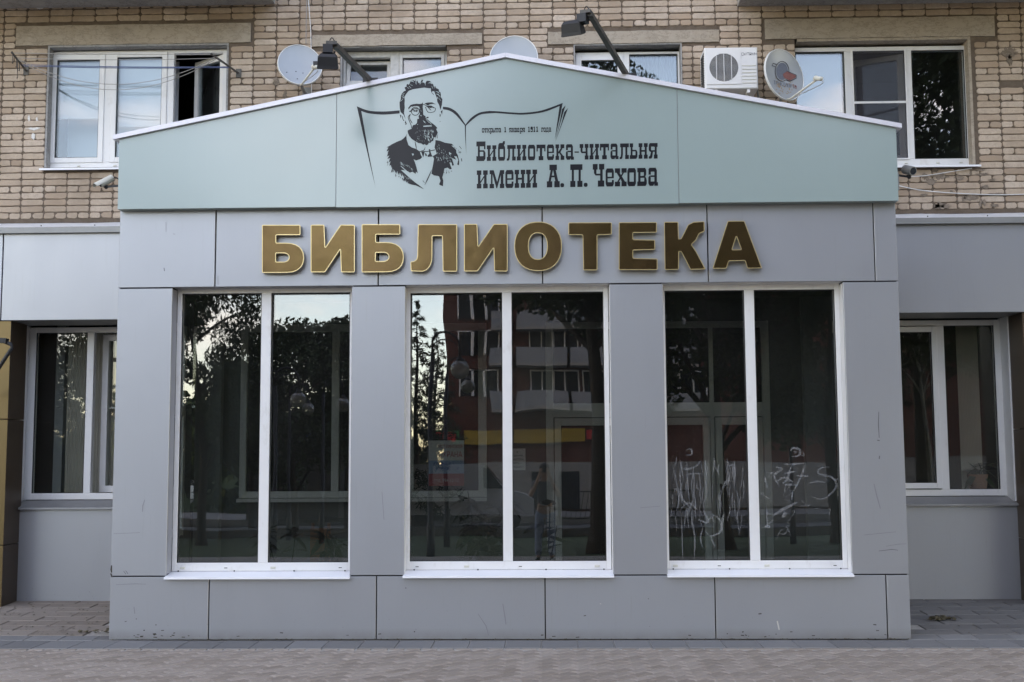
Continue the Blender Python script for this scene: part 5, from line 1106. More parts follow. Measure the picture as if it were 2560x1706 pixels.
# washing lines
cl = thing('clothesline', 'washing line strung on two rusty brackets across the left window', 'clothesline', tuple(at(330, 150, 1.8)))
bl_, br_ = [(at(66, 178, YB - .01), at(30, 132, 1.66))], [(at(597, 184, YB - .01), at(529, 136, 1.66))]
for a, b in bl_ + br_:
    mb = MB(); mb.bar(a, b, .016); mb.ball(b, .014, 8); mb.box(a.x - .03, a.x + .03, YB - .022, YB - .012, a.z - .05, a.z + .05); mb.build('bracket', M['rusty'], cl)
la, lb = bl_[0], br_[0]
for fr_, fb, sag, m_ in ((.98, .98, .005, 'wire'), (.72, .80, .02, 'wire'), (.74, .83, .30, 'wire'), (.66, .80, .35, 'wire'), (.36, .36, .012, 'bluewire'), (.30, .34, .022, 'bluewire'), (.28, .30, .005, 'bluewire')):
    p, q = la[0].lerp(la[1], fr_), lb[0].lerp(lb[1], fb); mb = MB(); mb.tube([p.lerp(q, i / 24) - Vector((0, 0, sag * 4 * (i / 24) * (1 - i / 24))) for i in range(25)], .0035, 5); mb.build('line', M[m_], cl, True)
mb = MB()
for f_, l_ in ((.95, .10), (.7, .09), (.62, .20), (.5, .09)):
    p = la[0].lerp(la[1], f_); mb.tube([p, p + Vector((.005, 0, -l_)), p + Vector((-.003, 0, -l_ - .01))], [.004, .004, .009], 5)
mb.build('hanging_string', M['black'], cl)
# loose cables
def cab(label, pts, r, mat='cable'):
    p = curve3(pts); mb = MB(); mb.tube(p, r, 6); tag(mb.build('cable', M[mat], None, True), label, 'cable', 'loose cables on the brick wall')
cab('white cable sagging along the lower brickwork to the right edge', [at(x, y, YB - .03) for x, y in ((2248, 465), (2290, 474), (2340, 480), (2400, 484), (2475, 487), (2560, 486), (2640, 480))], .005)
cab('white cable rising from the grey camera to the right window sill', [at(x, y, YB - .05) for x, y in ((2262, 442), (2310, 440), (2350, 434), (2400, 426), (2430, 421))], .004)
cab('thin white cable hanging left of its pair above the grey dish', [at(x, y, YB - .03) for x, y in ((768, -12), (766, 30), (765, 80), (765, 110))], .005, 'wire')
cab('white cable hanging right of its pair down behind the floodlight', [at(x, y, YB - .03) for x, y in ((770, -12), (774, 40), (777, 90), (779, 240), (779, 300))], .005, 'cable')
# bent lamp bracket poking in at the left edge
lb_ = thing('wall_lamp', 'black bent lamp arm poking in at the left edge below the fascia', 'lamp', tuple(at(-40, 900, 1.4)))
mb = MB(); mb.tube([at(-60, 850, 1.30), at(5, 852, 1.30), at(28, 862, 1.30), at(30, 870, 1.30), at(-4, 922, 1.30), at(-50, 980, 1.5)], .02, 8); mb.build('arm', M['black'], lb_, True)
mb = MB(); mb.bar(at(-60, 846, 1.28), at(18, 853, 1.28), .07, .05); mb.build('lamp_head', M['black'], lb_)
# ================================================================== paving
pv = tag(bpy.data.objects.new('pavement', None), kind='structure'); COL.objects.link(pv); pv.location = (0, -2, 0)
mb = MB(); mb.add([(-45, -.02, -.012), (45, -.02, -.012), (45, -13.0, -.06), (-45, -13.0, -.06)], [(0, 3, 2, 1)]); mb.build('bedding', M['sandj'], pv)
# sloped apron between the pavilion and the wings
slope = lambda y: .0 + .085 * max(0, y) / 2.1
mb = MB(); mb.add([(-45, -.02, -.012), (45, -.02, -.012), (45, 2.4, slope(2.4) - .012), (-45, 2.4, slope(2.4) - .012)], [(0, 1, 2, 3)]); mb.build('apron_bedding', M['sandj'], pv)
rp2 = random.Random(21)
def slabmesh(w, d, h=.04, b=.005):
    vs = [(-w / 2, -d / 2, -h), (w / 2, -d / 2, -h), (w / 2, d / 2, -h), (-w / 2, d / 2, -h), (-w / 2, -d / 2, -b), (w / 2, -d / 2, -b), (w / 2, d / 2, -b), (-w / 2, d / 2, -b), (-w / 2 + b, -d / 2 + b, 0), (w / 2 - b, -d / 2 + b, 0), (w / 2 - b, d / 2 - b, 0), (-w / 2 + b, d / 2 - b, 0)]
    fs = [(8, 9, 10, 11)]
    for i in range(4): j = (i + 1) % 4; fs += [(i, j, 4 + j, 4 + i), (4 + i, 4 + j, 8 + j, 8 + i)]
    return vs, fs
def mk(vs, fs, mat): me = bpy.data.meshes.new('paving'); me.from_pydata(vs, [], fs); me.update(); me.materials.append(M[mat]); return me
def lay(me, name, x, y, z, rz=0, rx=0, tilt=.004):
    o = bpy.data.objects.new(name, me); COL.objects.link(o); o.parent = pv; o.matrix_parent_inverse = Matrix.Translation(-pv.location); o.location = (x, y, z + rp2.uniform(-.0015, .0015)); o.rotation_euler = (rx + rp2.uniform(-tilt, tilt), rp2.uniform(-tilt, tilt), rz); return o
# grey border along the foot of the front
def gz(y): return -.004 - .0037 * max(0, -y) if y < 0 else slope(y)
dep = .42
tv = mk(*slabmesh(.306, dep - .012, .05), 'tile')
x = -8.2 + .05
while x < 8: lay(tv, 'border_tile', x + .156, -.012 - dep / 2, gz(-.2)); x += .312
tv2 = mk(*slabmesh(.306, .20, .05), 'tile'); x = -8.1
while x < XL - .12: lay(tv2, 'border_tile', x + .156, .10, gz(.1) - .002, 0, .04); x += .312
x = XR - .03
while x < 8: lay(tv2, 'border_tile', x + .156, .10, gz(.1) - .002, 0, .04); x += .312
ap = mk(*slabmesh(.495, .235, .04), 'tile2'); ap3 = mk(*slabmesh(.495, .235, .04), 'tile3')
for sx in (-1, 1):
    y = .21; rowi = 0
    while y < 2.05:
        x = -8.0 + (.25 if rowi % 2 else 0) if sx < 0 else XR + .27 - (.25 if rowi % 2 else 0)
        while x < (XL - .26 if sx < 0 else 7.6):
            if not (sx > 0 and x < XR + .24): lay(ap if sx < 0 else ap3, 'apron_tile', x, y + .12, slope(y + .12), 0, .04, .008)
            x += .505
        y += .245; rowi += 1
# diagonal blocks of the footway
PWb, PDb, ca = .200, .100, math.radians(45)
pm = mk(*slabmesh(PWb - .009, PDb - .009, .035, .010), 'paver'); pvs, pfs = slabmesh(PWb - .009, PDb - .009, .035, .010)
cells = []
y1_ = -.012 - dep - .008
for i in range(-75, 76):
    for j in range(-85, 85):
        u = (i + (.5 if j % 2 else 0)) * PWb; v = j * PDb; x = u * math.cos(ca) - v * math.sin(ca); y = -3 + u * math.sin(ca) + v * math.cos(ca)
        if abs(x) < 8.5 and -6.4 < y < y1_ - .075: cells.append((x, y))
def inview(c):
    v = Vector((c[0], c[1], 0)) - CAMP; d = v.dot(FW); return -10 < 1280 + v.dot(RX) / d * FPX < 2570 and 853 - v.dot(UP) / d * FPX < 1712
vw = sorted([c for c in cells if inview(c)], key=lambda c: c[1]); near = set(vw[:300]); rest = MB()
for c in cells:
    if c in near: lay(pm, 'paving_block', c[0], c[1], gz(c[1]), ca, 0, .006)
    else:
        co_, si_ = math.cos(ca), math.sin(ca); dz = rp2.uniform(-.0015, .0015); tx, ty = rp2.uniform(-.006, .006), rp2.uniform(-.006, .006)
        rest.add([(c[0] + p[0] * co_ - p[1] * si_, c[1] + p[0] * si_ + p[1] * co_, gz(c[1]) + p[2] + dz + p[0] * tx + p[1] * ty) for p in pvs], pfs)
tag(rest.build('paving_blocks', M['paver'], pv), kind='stuff')
# cut blocks along the border edge
mb = MB()
for i in range(120): x = -8.4 + i * .14; mb.add([(x + p[0] * .66, y1_ - .036 + p[1] * .62, gz(-.4) + p[2] - .001) for p in pvs], pfs)
tag(mb.build('cut_blocks', M['paver'], pv), kind='stuff')
# leaf litter and crumbs on the aprons
q = random.Random(31); mb = MB()
def crumb(x, y, s, flat_=.4):
    a = q.random() * 6.28; z = slope(y) + .004; n = 5
    vs = [(x + s * math.cos(a + k * 1.257) * q.uniform(.5, 1), y + s * math.sin(a + k * 1.257) * q.uniform(.5, 1), z + s * flat_ * q.random()) for k in range(n)]
    mb.add(vs + [(x, y, z + s * flat_)], [(k, (k + 1) % n, n) for k in range(n)])
for i in range(230): crumb(q.uniform(-6.2, XL - .02), .2 + 1.75 * q.random() ** 1.4, q.uniform(.006, .022))
for i in range(90): crumb(q.uniform(XR + .1, 5.4), .1 + 1.9 * q.random(), q.uniform(.005, .016))
for i in range(200):
    a_ = q.uniform(XL, XR); crumb(a_, -.012 - abs(q.gauss(0, .02)), q.uniform(.004, .013), .6)
cx = at(2350, 1545, .9)
for i in range(26): crumb(cx.x + q.gauss(0, .06), cx.y + q.gauss(0, .05), q.uniform(.02, .045), .9)
for i in range(20): crumb(XR + .15 + q.gauss(0, .1), 1.75 + q.gauss(0, .05), q.uniform(.02, .04), .6)
for i in range(26): crumb(XL - .08 - abs(q.gauss(0, .25)), .3 + abs(q.gauss(0, .06)), q.uniform(.012, .035), .7)
M['litter'] = leafmat('dry_litter', (0.05, 0.04, 0.02), (0.16, 0.13, 0.07))
tag(mb.build('leaf_litter', M['litter']), 'dry leaves and crumbs scattered on the paving beside the pavilion', 'litter', kind='stuff')
# ================================================================== inside the pavilion
def rot_to(d): return Vector((0, 0, 1)).rotation_difference(Vector(d).normalized()).to_matrix()
def houseplant(label, base, h, n, ll, lw, seed, pot=.13, spread=.28, droop=.5):
    t = thing('potted_plant', label, 'houseplant', base); q = random.Random(seed); b = Vector(base)
    mb = MB(); mb.lathe([(pot * .7, 0), (pot, .22), (pot * .92, .22), (pot * .85, .19), (.001, .19)], b, 16); mb.build('pot', M['terracotta'], t, True)
    st_ = MB(); lf = MB()
    for s in range(3):
        tip = b + Vector((q.uniform(-spread, spread) * .6, q.uniform(-spread, spread) * .4, h * q.uniform(.75, 1))); p0 = b + Vector((q.uniform(-.03, .03), 0, .19)); mid = (p0 + tip) / 2 + Vector((q.uniform(-.05, .05), 0, 0))
        P_ = curve3([p0, mid, tip], 6); st_.tube(P_, [.011 - .007 * i / (len(P_) - 1) for i in range(len(P_))], 6)
        for k in range(n // 3):
            p = P_[int((.25 + .75 * q.random()) * (len(P_) - 1))]; a = q.random() * 6.28; d = Vector((math.cos(a), math.sin(a) * .7, q.uniform(-droop, .5))).normalized(); w = d.cross(Vector((0, 0, 1))).normalized(); L_ = ll * q.uniform(.6, 1.1); up_ = w.cross(d)
            pts = [p, p + d * L_ * .3 + w * lw * .45, p + d * L_ * .65 + w * lw * .4 - up_ * L_ * .08, p + d * L_ - up_ * L_ * .2, p + d * L_ * .65 - w * lw * .4 - up_ * L_ * .08, p + d * L_ * .3 - w * lw * .45, p + d * L_ * .5 - up_ * L_ * .01 + up_ * -.01]
            lf.add(pts, [(0, 1, 6), (1, 2, 6), (2, 3, 6), (3, 4, 6), (4, 5, 6), (5, 0, 6)])
    st_.build('stem', M['house'], t, True); lf.build('leaves', M['house'], t, kind='stuff'); return t
f0 = .062
def floorpt(px, y): p = at(px, 1300, y); return (p.x, y, f0)
houseplant('bushy dark pot plant behind the left pane of the middle window', floorpt(1215, .95), 1.28, 130, .30, .12, 1, spread=.42, droop=.9)
houseplant('rubber plant with broad leaves behind the right pane of the middle window', floorpt(1345, 1.1), 1.12, 26, .26, .16, 2, spread=.34, droop=.2)
houseplant('narrow leaved plant by the wooden board in the left window', floorpt(832, .8), .98, 80, .26, .07, 3, spread=.3, droop=.8)
houseplant('small spreading plant low behind the left window mullion', floorpt(700, .9), 1.0, 80, .24, .08, 4, spread=.34, droop=.6)
p = at(2445, 1215, 2.55); houseplant('trailing pot plant on the inner ledge of the right wing window', (p.x, 2.55, 1.16), .36, 18, .30, .09, 5, .11, .2, .6)
bd = thing('notice_easel', 'brown wooden easel board standing inside the left window', 'easel', floorpt(800, 1.25))
p0, p1 = at(776, 1300, 1.25), at(826, 1300, 1.25); mb = MB(); mb.box(p0.x, p1.x, 1.25, 1.28, .45, .90); mb.build('board', M['wood'], bd)
for xx in (p0.x + .02, p1.x - .02): MB().bar((xx, 1.30, f0), (xx, 1.285, .95), .03).build('leg', M['wood'], bd)
ch = thing('wooden_stool', 'small brown wooden stool behind the lower left corner of the middle window', 'stool', floorpt(1030, 1.1)); p = at(1026, 1300, 1.1)
MB().bbox(p.x - .18, p.x + .17, .95, 1.27, .50, .53).build('seat', M['wood'], ch)
for sx in (-.15, .14):
    for yy in (.98, 1.24): MB().bar((p.x + sx, yy, f0), (p.x + sx * .95, yy, .50), .035).build('leg', M['wood'], ch)
MB().box(p.x - .08, p.x + .1, 1.0, 1.15, .5305, .545).build('paper', M['paper'], ch)
# posters taped to the inner glass
def poster(label, px0, px1, py0, py1, y, bands, lines, cat='poster'):
    a, b = at(px0, py0, y), at(px1, py1, y); t = thing('poster', label, cat, ((a.x + b.x) / 2, y, b.z)); H = a.z - b.z; Wd = b.x - a.x
    MB().box(a.x, b.x, y, y + .004, b.z, a.z).build('sheet', M['paper'], t)
    for m_, v0, v1 in bands: MB().box(a.x, b.x, y - .0012, y - .0004, b.z + H * v0, b.z + H * v1).build('colour_band', M[m_], t)
    for txt, m_, v, hh, u0, u1 in lines:
        cu = bpy.data.curves.new('txt', 'FONT'); cu.body = txt; cu.align_x = 'LEFT'; ob = bpy.data.objects.new('txt', cu); COL.objects.link(ob)
        dg = bpy.context.evaluated_depsgraph_get(); me = bpy.data.meshes.new_from_object(ob.evaluated_get(dg)); bpy.data.objects.remove(ob)
        xs_ = [w.co.x for w in me.vertices]; ys_ = [w.co.y for w in me.vertices]; k = (u1 - u0) * Wd / (max(xs_) - min(xs_)); kz = hh * H / (max(ys_) - min(ys_))
        for w in me.vertices: w.co = (a.x + u0 * Wd + (w.co.x - min(xs_)) * k, y - .0022, b.z + v * H + (w.co.y - min(ys_)) * kz)
        me.materials.clear(); me.materials.append(M[m_]); link(me, 'lettering', t)
    return t
poster('white blue and dark red security poster in the left of the middle window', 1072, 1160, 1102, 1215, 2.09, (('ltblue', .27, .56), ('red', 0, .27)),
       (('ИСТРИНСКАЯ', 'red', .83, .08, .28, .95), ('ОХРАНА', 'red', .63, .13, .28, .95), ('ОБЪЕКТ', 'blue', .46, .07, .15, .75), ('ОХРАНЯЕТСЯ', 'blue', .35, .07, .12, .85), ('тел. 994-12-12', 'paper', .08, .08, .15, .85)))
poster('small white no smoking notice beside the mullion of the middle window', 1262, 1314, 1122, 1176, 1.9, (), (('В', 'ink', .80, .08, .58, .64), ('ПОМЕЩЕНИИ', 'ink', .62, .09, .08, .88), ('БИБЛИОТЕКИ', 'ink', .45, .09, .08, .88), ('КУРИТЬ', 'ink', .28, .09, .3, .7), ('ЗАПРЕЩЕНО', 'ink', .10, .09, .08, .88)), 'notice')
# graffiti scratched into the right window
fo3, e3, zb3, zt3 = wins[2]; ZS = zz(1620, 700, 2.063); zc3 = (zb3 + zt3) / 2
def onglass(u, v, y):
    p = at(u, v, RD + .026); return (p.x, RD + .0285 + (p.z - zc3) * TILT - y, p.z)
q = random.Random(4); sc_l = []
def scr(pts, w): sc_l.append(stroke(curve(pts, 5), w, True))
for pts, w in ((([(165, 925), (178, 975), (240, 965), (275, 930)]), 10), ([(165, 980), (168, 1080), (175, 1160)], 8), ([(200, 950), (205, 1060), (215, 1150)], 8), ([(232, 960), (238, 1060), (232, 1140)], 8), ([(262, 990), (270, 1070), (262, 1120)], 7), ([(290, 1000), (300, 1090), (292, 1150)], 7), ([(135, 1100), (140, 1078), (160, 1095), (185, 1140), (245, 1200)], 12), ([(235, 1130), (205, 1200), (195, 1230)], 12), ([(165, 1190), (205, 1150), (260, 1190)], 10), ([(280, 1180), (310, 1250), (255, 1235)], 12), ([(300, 1250), (340, 1215), (375, 1250), (370, 1300), (320, 1320), (290, 1290)], 10), ([(225, 1230), (240, 1330), (238, 1440)], 8), ([(170, 1200), (175, 1320), (178, 1440)], 6), ([(285, 1270), (270, 1330), (280, 1380)], 8), ([(320, 1320), (345, 1380)], 8), ([(180, 1010), (230, 1000), (280, 1000)], 9), ([(195, 880), (220, 872), (225, 900), (190, 905)], 8), ([(410, 960), (440, 960), (430, 1030)], 14), ([(375, 1110), (400, 1040), (440, 1040)], 7),
               ([(735, 890), (745, 868), (780, 875), (778, 905), (735, 912)], 13), ([(750, 885), (765, 888), (755, 895)], 10), ([(650, 965), (690, 975), (650, 1010), (680, 1070)], 13), ([(700, 950), (740, 952), (815, 945)], 10), ([(700, 1000), (770, 985)], 10), ([(740, 955), (715, 1030), (690, 1050)], 12), ([(655, 1045), (700, 1020), (750, 1042)], 11), ([(810, 950), (790, 1010), (750, 1090)], 12), ([(765, 1010), (830, 1012)], 10), ([(700, 1055), (775, 1058)], 9), ([(940, 965), (890, 970), (880, 1000), (950, 1020), (968, 1070), (900, 1130), (830, 1110)], 11), ([(825, 1050), (870, 1040), (915, 1045)], 9), ([(640, 1220), (700, 1180), (775, 1145)], 17), ([(690, 1225), (715, 1200)], 20), ([(600, 1275), (630, 1270)], 18), ([(610, 1170), (615, 1270)], 9), ([(745, 1090), (740, 1140)], 9), ([(600, 1010), (615, 1080)], 10)):
    scr(pts, w)
for i in range(70):
    x, y = 110 + 380 * q.random(), 900 + 320 * q.random(); scr([(x, y), (x + q.uniform(-8, 8), y + 30), (x + q.uniform(-14, 14), y + q.uniform(50, 120))], q.uniform(3, 7))
for i in range(26):
    x, y = 590 + 380 * q.random(), 900 + 420 * q.random(); scr([(x, y), (x + q.uniform(-30, 30), y + q.uniform(-10, 20)), (x + q.uniform(-50, 50), y + q.uniform(-20, 60))], q.uniform(3, 6))
mb = MB()
for i, p in enumerate(sc_l):
    try: mb.prism(ZS(p), [], lambda u, v, y: onglass(u, v, y), .0002 + .00008 * i, None)
    except Exception: pass
mb.build('scratched_graffiti', M['scratch'], fo3, kind='stuff')
# ================================================================== street side, seen mirrored in the glass
gd = MB(); gd.add([(-400, -400, -.35), (400, -400, -.35), (400, 60, -.35), (-400, 60, -.35)], [(0, 1, 2, 3)]); tag(gd.build('ground', M['grass']), kind='structure')
rd = MB(); rd.box(-120, 120, -36.5, -29.5, -.34, -.16); tag(rd.build('road', M['asphalt']), kind='structure')
kb = MB(); kb.box(-120, 120, -29.49, -29.3, -.34, -.05); kb.box(-120, 120, -36.7, -36.51, -.34, -.05); tag(kb.build('kerb', M['tile']), kind='structure')
fp = MB(); fp.box(-120, 120, -60, -47, -.34, -.10); tag(fp.build('far_pavement', M['tile']), kind='structure')
def leafcloud(centres, n, size, seed, aspect=2.0, hang=0.0):
    g = np.random.default_rng(seed); C = np.array([c[:3] for c in centres]); Rr = np.array([c[3] for c in centres]); pk = g.choice(len(C), n, p=Rr ** 2 / (Rr ** 2).sum())
    d = g.normal(size=(n, 3)); d /= np.linalg.norm(d, axis=1)[:, None]; P_ = C[pk] + d * (Rr[pk] * g.random(n) ** .45)[:, None] * np.array([1, 1, .8])
    a = g.normal(size=(n, 3)); a[:, 2] -= hang; a /= np.linalg.norm(a, axis=1)[:, None]; b = np.cross(a, g.normal(size=(n, 3))); b /= np.linalg.norm(b, axis=1)[:, None]
    s = size * g.uniform(.6, 1.3, n)[:, None]; a = a * s; b = b * s / aspect
    V = np.stack([P_ - a, P_ + b, P_ + a, P_ - b], 1).reshape(-1, 3); F = np.arange(4 * n).reshape(-1, 4); return V, F
def npmesh(name, V, F, mat, parent):
    me = bpy.data.meshes.new(name); me.vertices.add(len(V)); me.vertices.foreach_set('co', V.astype(np.float32).ravel()); n, k = F.shape; me.loops.add(n * k); me.loops.foreach_set('vertex_index', F.ravel().astype(np.int32)); me.polygons.add(n); me.polygons.foreach_set('loop_start', np.arange(0, n * k, k, dtype=np.int32)); me.update(calc_edges=True); me.validate(); me.materials.append(M[mat]); return link(me, name, parent)
def tree(label, x, y, h, cr, c0, n, seed, mat='leaf', bark='bark', leaf=.16, hang=0., tr=None, name='broadleaf_tree', density=26):
    t = thing(name, label, 'tree', (x, y, -.35), 'trees across the street'); q = random.Random(seed); b = Vector((x, y, -.35)); tr = tr or h * .018
    top = b + Vector((q.uniform(-.4, .4), q.uniform(-.3, .3), h * .9)); P_ = curve3([b, b.lerp(top, .35) + Vector((q.uniform(-.2, .2), 0, 0)), b.lerp(top, .7) + Vector((q.uniform(-.25, .25), 0, 0)), top], 5)
    mb = MB(); mb.tube(P_, [tr * (1 - .85 * i / (len(P_) - 1)) * (1.35 if i == 0 else 1) for i in range(len(P_))], 9); mb.build('trunk', M[bark], t, True)
    cen = []; br = MB()
    for i in range(density):
        f = .22 + .78 * (i + .5) / density; zz_ = c0 + (h - c0) * f; rad = cr * math.sin(math.pi * min(.97, .12 + .80 * f)) ** .7; a = i * 2.4 + q.random(); rr_ = rad * q.uniform(.35, 1.0)
        cl_ = cr * q.uniform(.22, .40); c = Vector((x + rr_ * math.cos(a), y + rr_ * math.sin(a), min(zz_, h - .75 * cl_) - .35)); cen.append((c.x, c.y, c.z, cl_))
        s = P_[int(min(.95, max(.2, (zz_ - rr_ * .5) / h)) * (len(P_) - 1))]
        if i % 2 == 0: br.tube(curve3([s, (s + c) / 2 + Vector((0, 0, .15)), c], 4), [tr * .4 * (1 - .8 * k / 8) for k in range(9)], 5)
    br.build('limbs', M[bark], t, True)
    V, F = leafcloud(cen, int(n * 1.9), leaf * .66, seed, 2.2 if not hang else 4, hang); npmesh('crown', V, F, mat, t); return t
def conifer(label, x, y, h, r, seed):
    t = thing('conifer', label, 'tree', (x, y, -.35), 'trees across the street'); q = random.Random(seed); mb = MB(); mb.tube([(x, y, -.35), (x, y, h * .96 - .35)], [h * .018, .02], 8); mb.build('trunk', M['bark'], t, True)
    cen = []; 
    for i in range(60):
        f = (i + .5) / 60; a = i * 2.4; rad = r * (1 - f) ** .8
        for u in (.35, .7, 1): cen.append((x + rad * u * math.cos(a), y + rad * u * math.sin(a), .5 + (h - .6) * f - rad * u * .35, .1 + .28 * (1 - f)))
    V, F = leafcloud(cen, 6500, .13, seed, 5); npmesh('crown', V, F, 'needle', t)
X_ = lambda px, py, d: refl(px, py, d)
def tat(fn, label, px, ptop, d, cr, *a, **k):
    p = refl(px, ptop, d); return fn(label, p.x, -d, p.z + .35, cr, *a, **k)
tat(tree, 'drooping tree mirrored in the far left pane of the left window', 520, 640, 24, 2.5, 1.6, 8000, 1, leaf=.17, hang=1.2)
tat(tree, 'round dark tree mirrored in the right pane of the left window', 745, 800, 30, 3.0, 1.5, 9000, 2)
tat(tree, 'slim tree mirrored beside the right edge of the left window', 880, 790, 31, 1.6, 1.2, 4500, 3)
tat(tree, 'low tree mirrored between the left and middle windows', 640, 905, 34, 2.4, .8, 6000, 4, mat='leafl')
tat(conifer, 'tall spruce mirrored in the left edge of the middle window', 1042, 770, 33, 1.9, 5)
tat(conifer, 'shorter spruce mirrored beside the lamp post in the middle window', 1090, 835, 38, 1.8, 6)
tat(tree, 'large tree whose hanging branches are mirrored at the top of the middle window', 1480, 90, 19, 3.5, 4.5, 15000, 7, leaf=.17, density=34)
tat(tree, 'large dark tree mirrored in the left pane of the right window', 1780, 120, 21, 3.6, 1.0, 15000, 8, leaf=.17, density=34)
tat(tree, 'dark tree mirrored in the right pane of the right window', 2060, 330, 24, 3.4, .5, 13000, 9, leaf=.18, density=32)
tat(tree, 'willow with narrow leaves mirrored in the right flat window', 2362, 60, 26, 2.9, 2.6, 6500, 10, mat='leafl', leaf=.2, hang=1.5, density=30)
tat(tree, 'birch with white trunk mirrored in the right wing window', 2300, 560, 20, 1.5, 4.2, 3800, 11, mat='leafl', bark='birch', leaf=.12, hang=1.2, tr=.11, name='birch_tree')
tat(tree, 'thin birch mirrored at the right end of the right wing window', 2420, 600, 22, 1.3, 4.0, 3000, 12, mat='leafl', bark='birch', leaf=.12, hang=1.2, tr=.10, name='birch_tree')
tree('tall dense tree added past the right end to shade the frontage', 11.2, -7.6, 13.5, 4.6, 2.2, 16000, 13, leaf=.2, density=36)  # unseen tree added to darken the right side of the front
tree('second tall dense tree added past the right end to shade the frontage', 12.5, -15.5, 15.0, 5.0, 2.2, 14000, 16, leaf=.2, density=34)  # another out-of-view tree, added for more shade at the right
tat(tree, 'low bushy tree mirrored at the far left of the street', 120, 840, 34, 3.6, .6, 7000, 14)
tat(tree, 'tall slim tree mirrored behind the left end of the front', 365, 415, 30, 2.3, 1.0, 8000, 17)  # added so that its reflection dims the left end of the sign
tat(tree, 'leafy tree mirrored in the left wing window', 180, 780, 27, 2.6, .8, 7000, 15)
# far wood behind
cen = []; q = random.Random(77)
for i in range(420): x = q.uniform(-95, -8); cen.append((x, -74 + q.uniform(-4, 4), q.uniform(.2, 5.4 + 2 * math.sin(x * .21)), q.uniform(1.2, 2.2)))
for i in range(90): x = q.uniform(36, 95); cen.append((x, -60 + q.uniform(-4, 4), q.uniform(.5, 9), q.uniform(1.2, 2.4)))
V, F = leafcloud(cen, 52000, .42, 5); o = npmesh('far_wood', V, F, 'leaf', None); tag(o, 'dark line of distant trees beyond the street', 'trees', kind='stuff')
bk = MB(); n = 40  # bank added to block a bright horizon gap in the window reflections
for i in range(n):
    xa, xb = -140 + 129 * i / n, -140 + 129 * (i + 1) / n; ha, hb = 4.6 + .9 * math.sin(i * .9), 4.6 + .9 * math.sin((i + 1) * .9)
    bk.add([(xa, -80, -.36), (xb, -80, -.36), (xb, -88, hb), (xa, -88, ha), (xb, -110, hb + .5), (xa, -110, ha + .5)], [(0, 3, 2, 1), (3, 5, 4, 2)])
tag(bk.build('added_bank', M['grass'], None, True), kind='structure')
# brick block across the street
ys = -62.0; cx = refl(1113, 900, 62).x; bb = thing('brick_block', 'dark red brick block of flats with white balconies mirrored in the middle window', 'building', (cx + 20, ys, -.2))
MB().box(cx, cx + 46, ys - 12, ys, -.3, 16.5).build('wall', M['redbrick'], bb)
MB().box(cx - .5, cx + 46.5, ys - 12.4, ys + .45, 16.5, 17.0).build('roof', M['gutter'], bb)
MB().box(cx - .02, cx + 46, ys, ys + .25, 0, 2.75).build('shop_front', M['shopwall'], bb)
z1_, z2_, z3_ = refl(1400, 1003, 62).z, refl(1400, 895, 62).z, refl(1400, 800, 62).z
for zc in (z1_, z2_, z3_):
    for a_, b_ in ((1228, 1262), (1290, 1420), (1428, 1560), (1600, 1740)):
        xa, xb = refl(a_, 1000, 62).x, refl(b_, 1000, 62).x
        o = MB().box(xa, xb, ys, ys + 1.3, zc - .5, zc + .5).build('balcony', M['bgrey'], bb); MB().box(xa, xb, ys, ys + 1.3, zc - .66, zc - .505).build('balcony_floor', M['slab'], o)
    for px in (1150, 1185, 1325, 1385, 1460, 1520, 1640, 1700):
        xa = refl(px, 1000, 62).x; o = MB().box(xa, xa + 1.5, ys, ys + .06, zc + .2, zc + 1.9).build('window', M['carglass'], bb); f = MB(); f.box(xa - .08, xa, ys, ys + .1, zc + .2, zc + 1.9); f.box(xa + 1.5, xa + 1.58, ys, ys + .1, zc + .2, zc + 1.9); f.box(xa + .7, xa + .78, ys + .061, ys + .1, zc + .2, zc + 1.9); f.box(xa, xa + 1.5, ys + .061, ys + .1, zc + 1.82, zc + 1.9); f.build('window_frame', M['pvc'], o)
zs0, zs1 = refl(1300, 1108, 62).z, refl(1300, 1072, 62).z
for a_, b_, m_ in ((1085, 1150, 'greenp'), (1092, 1142, 'red'), (1160, 1290, 'yellow'), (1283, 1460, 'yellow'), (1462, 1505, 'red'), (1508, 1580, 'yellow')):
    e = .34 if m_ != 'red' else .42; MB().box(refl(a_, 1090, 62).x, refl(b_, 1090, 62).x - .05, ys + .25, ys + e, zs0 + (.12 if m_ == 'red' else 0), zs1 - (.12 if m_ == 'red' else 0)).build('shop_sign', M[m_], bb)
for px in (1330, 1400, 1500, 1600): xa = refl(px, 1150, 62).x; MB().box(xa, xa + 1.1, ys + .25, ys + .30, 0, 2.2).build('shop_door', M['carglass'], bb)
# kiosk with a blue and white banner
kx0, kx1 = refl(620, 1090, 46).x, refl(850, 1090, 46).x; kz0, kz1 = refl(740, 1105, 46).z, refl(740, 1072, 46).z
kk = thing('street_kiosk', 'low kiosk with a blue banner edged in white mirrored in the left window', 'kiosk', (kx0, -47, -.1))
MB().box(kx0, kx1, -49, -46.1, -.1, kz0 - .02).build('wall', M['dark'], kk); MB().box(kx0 - .1, kx1 + .1, -49.1, -46.05, kz1 + .08, kz1 + .2).build('roof', M['gutter'], kk)
o = MB().box(kx0, kx1, -46.1, -46.0, kz0, kz1).build('banner', M['blue'], kk); MB().box(kx0, kx1, -45.998, -45.97, kz0, kz0 + .12).build('white_stripe', M['paper'], o); MB().box(kx0, kx1, -45.998, -45.97, kz1 - .1, kz1).build('white_stripe', M['paper'], o)
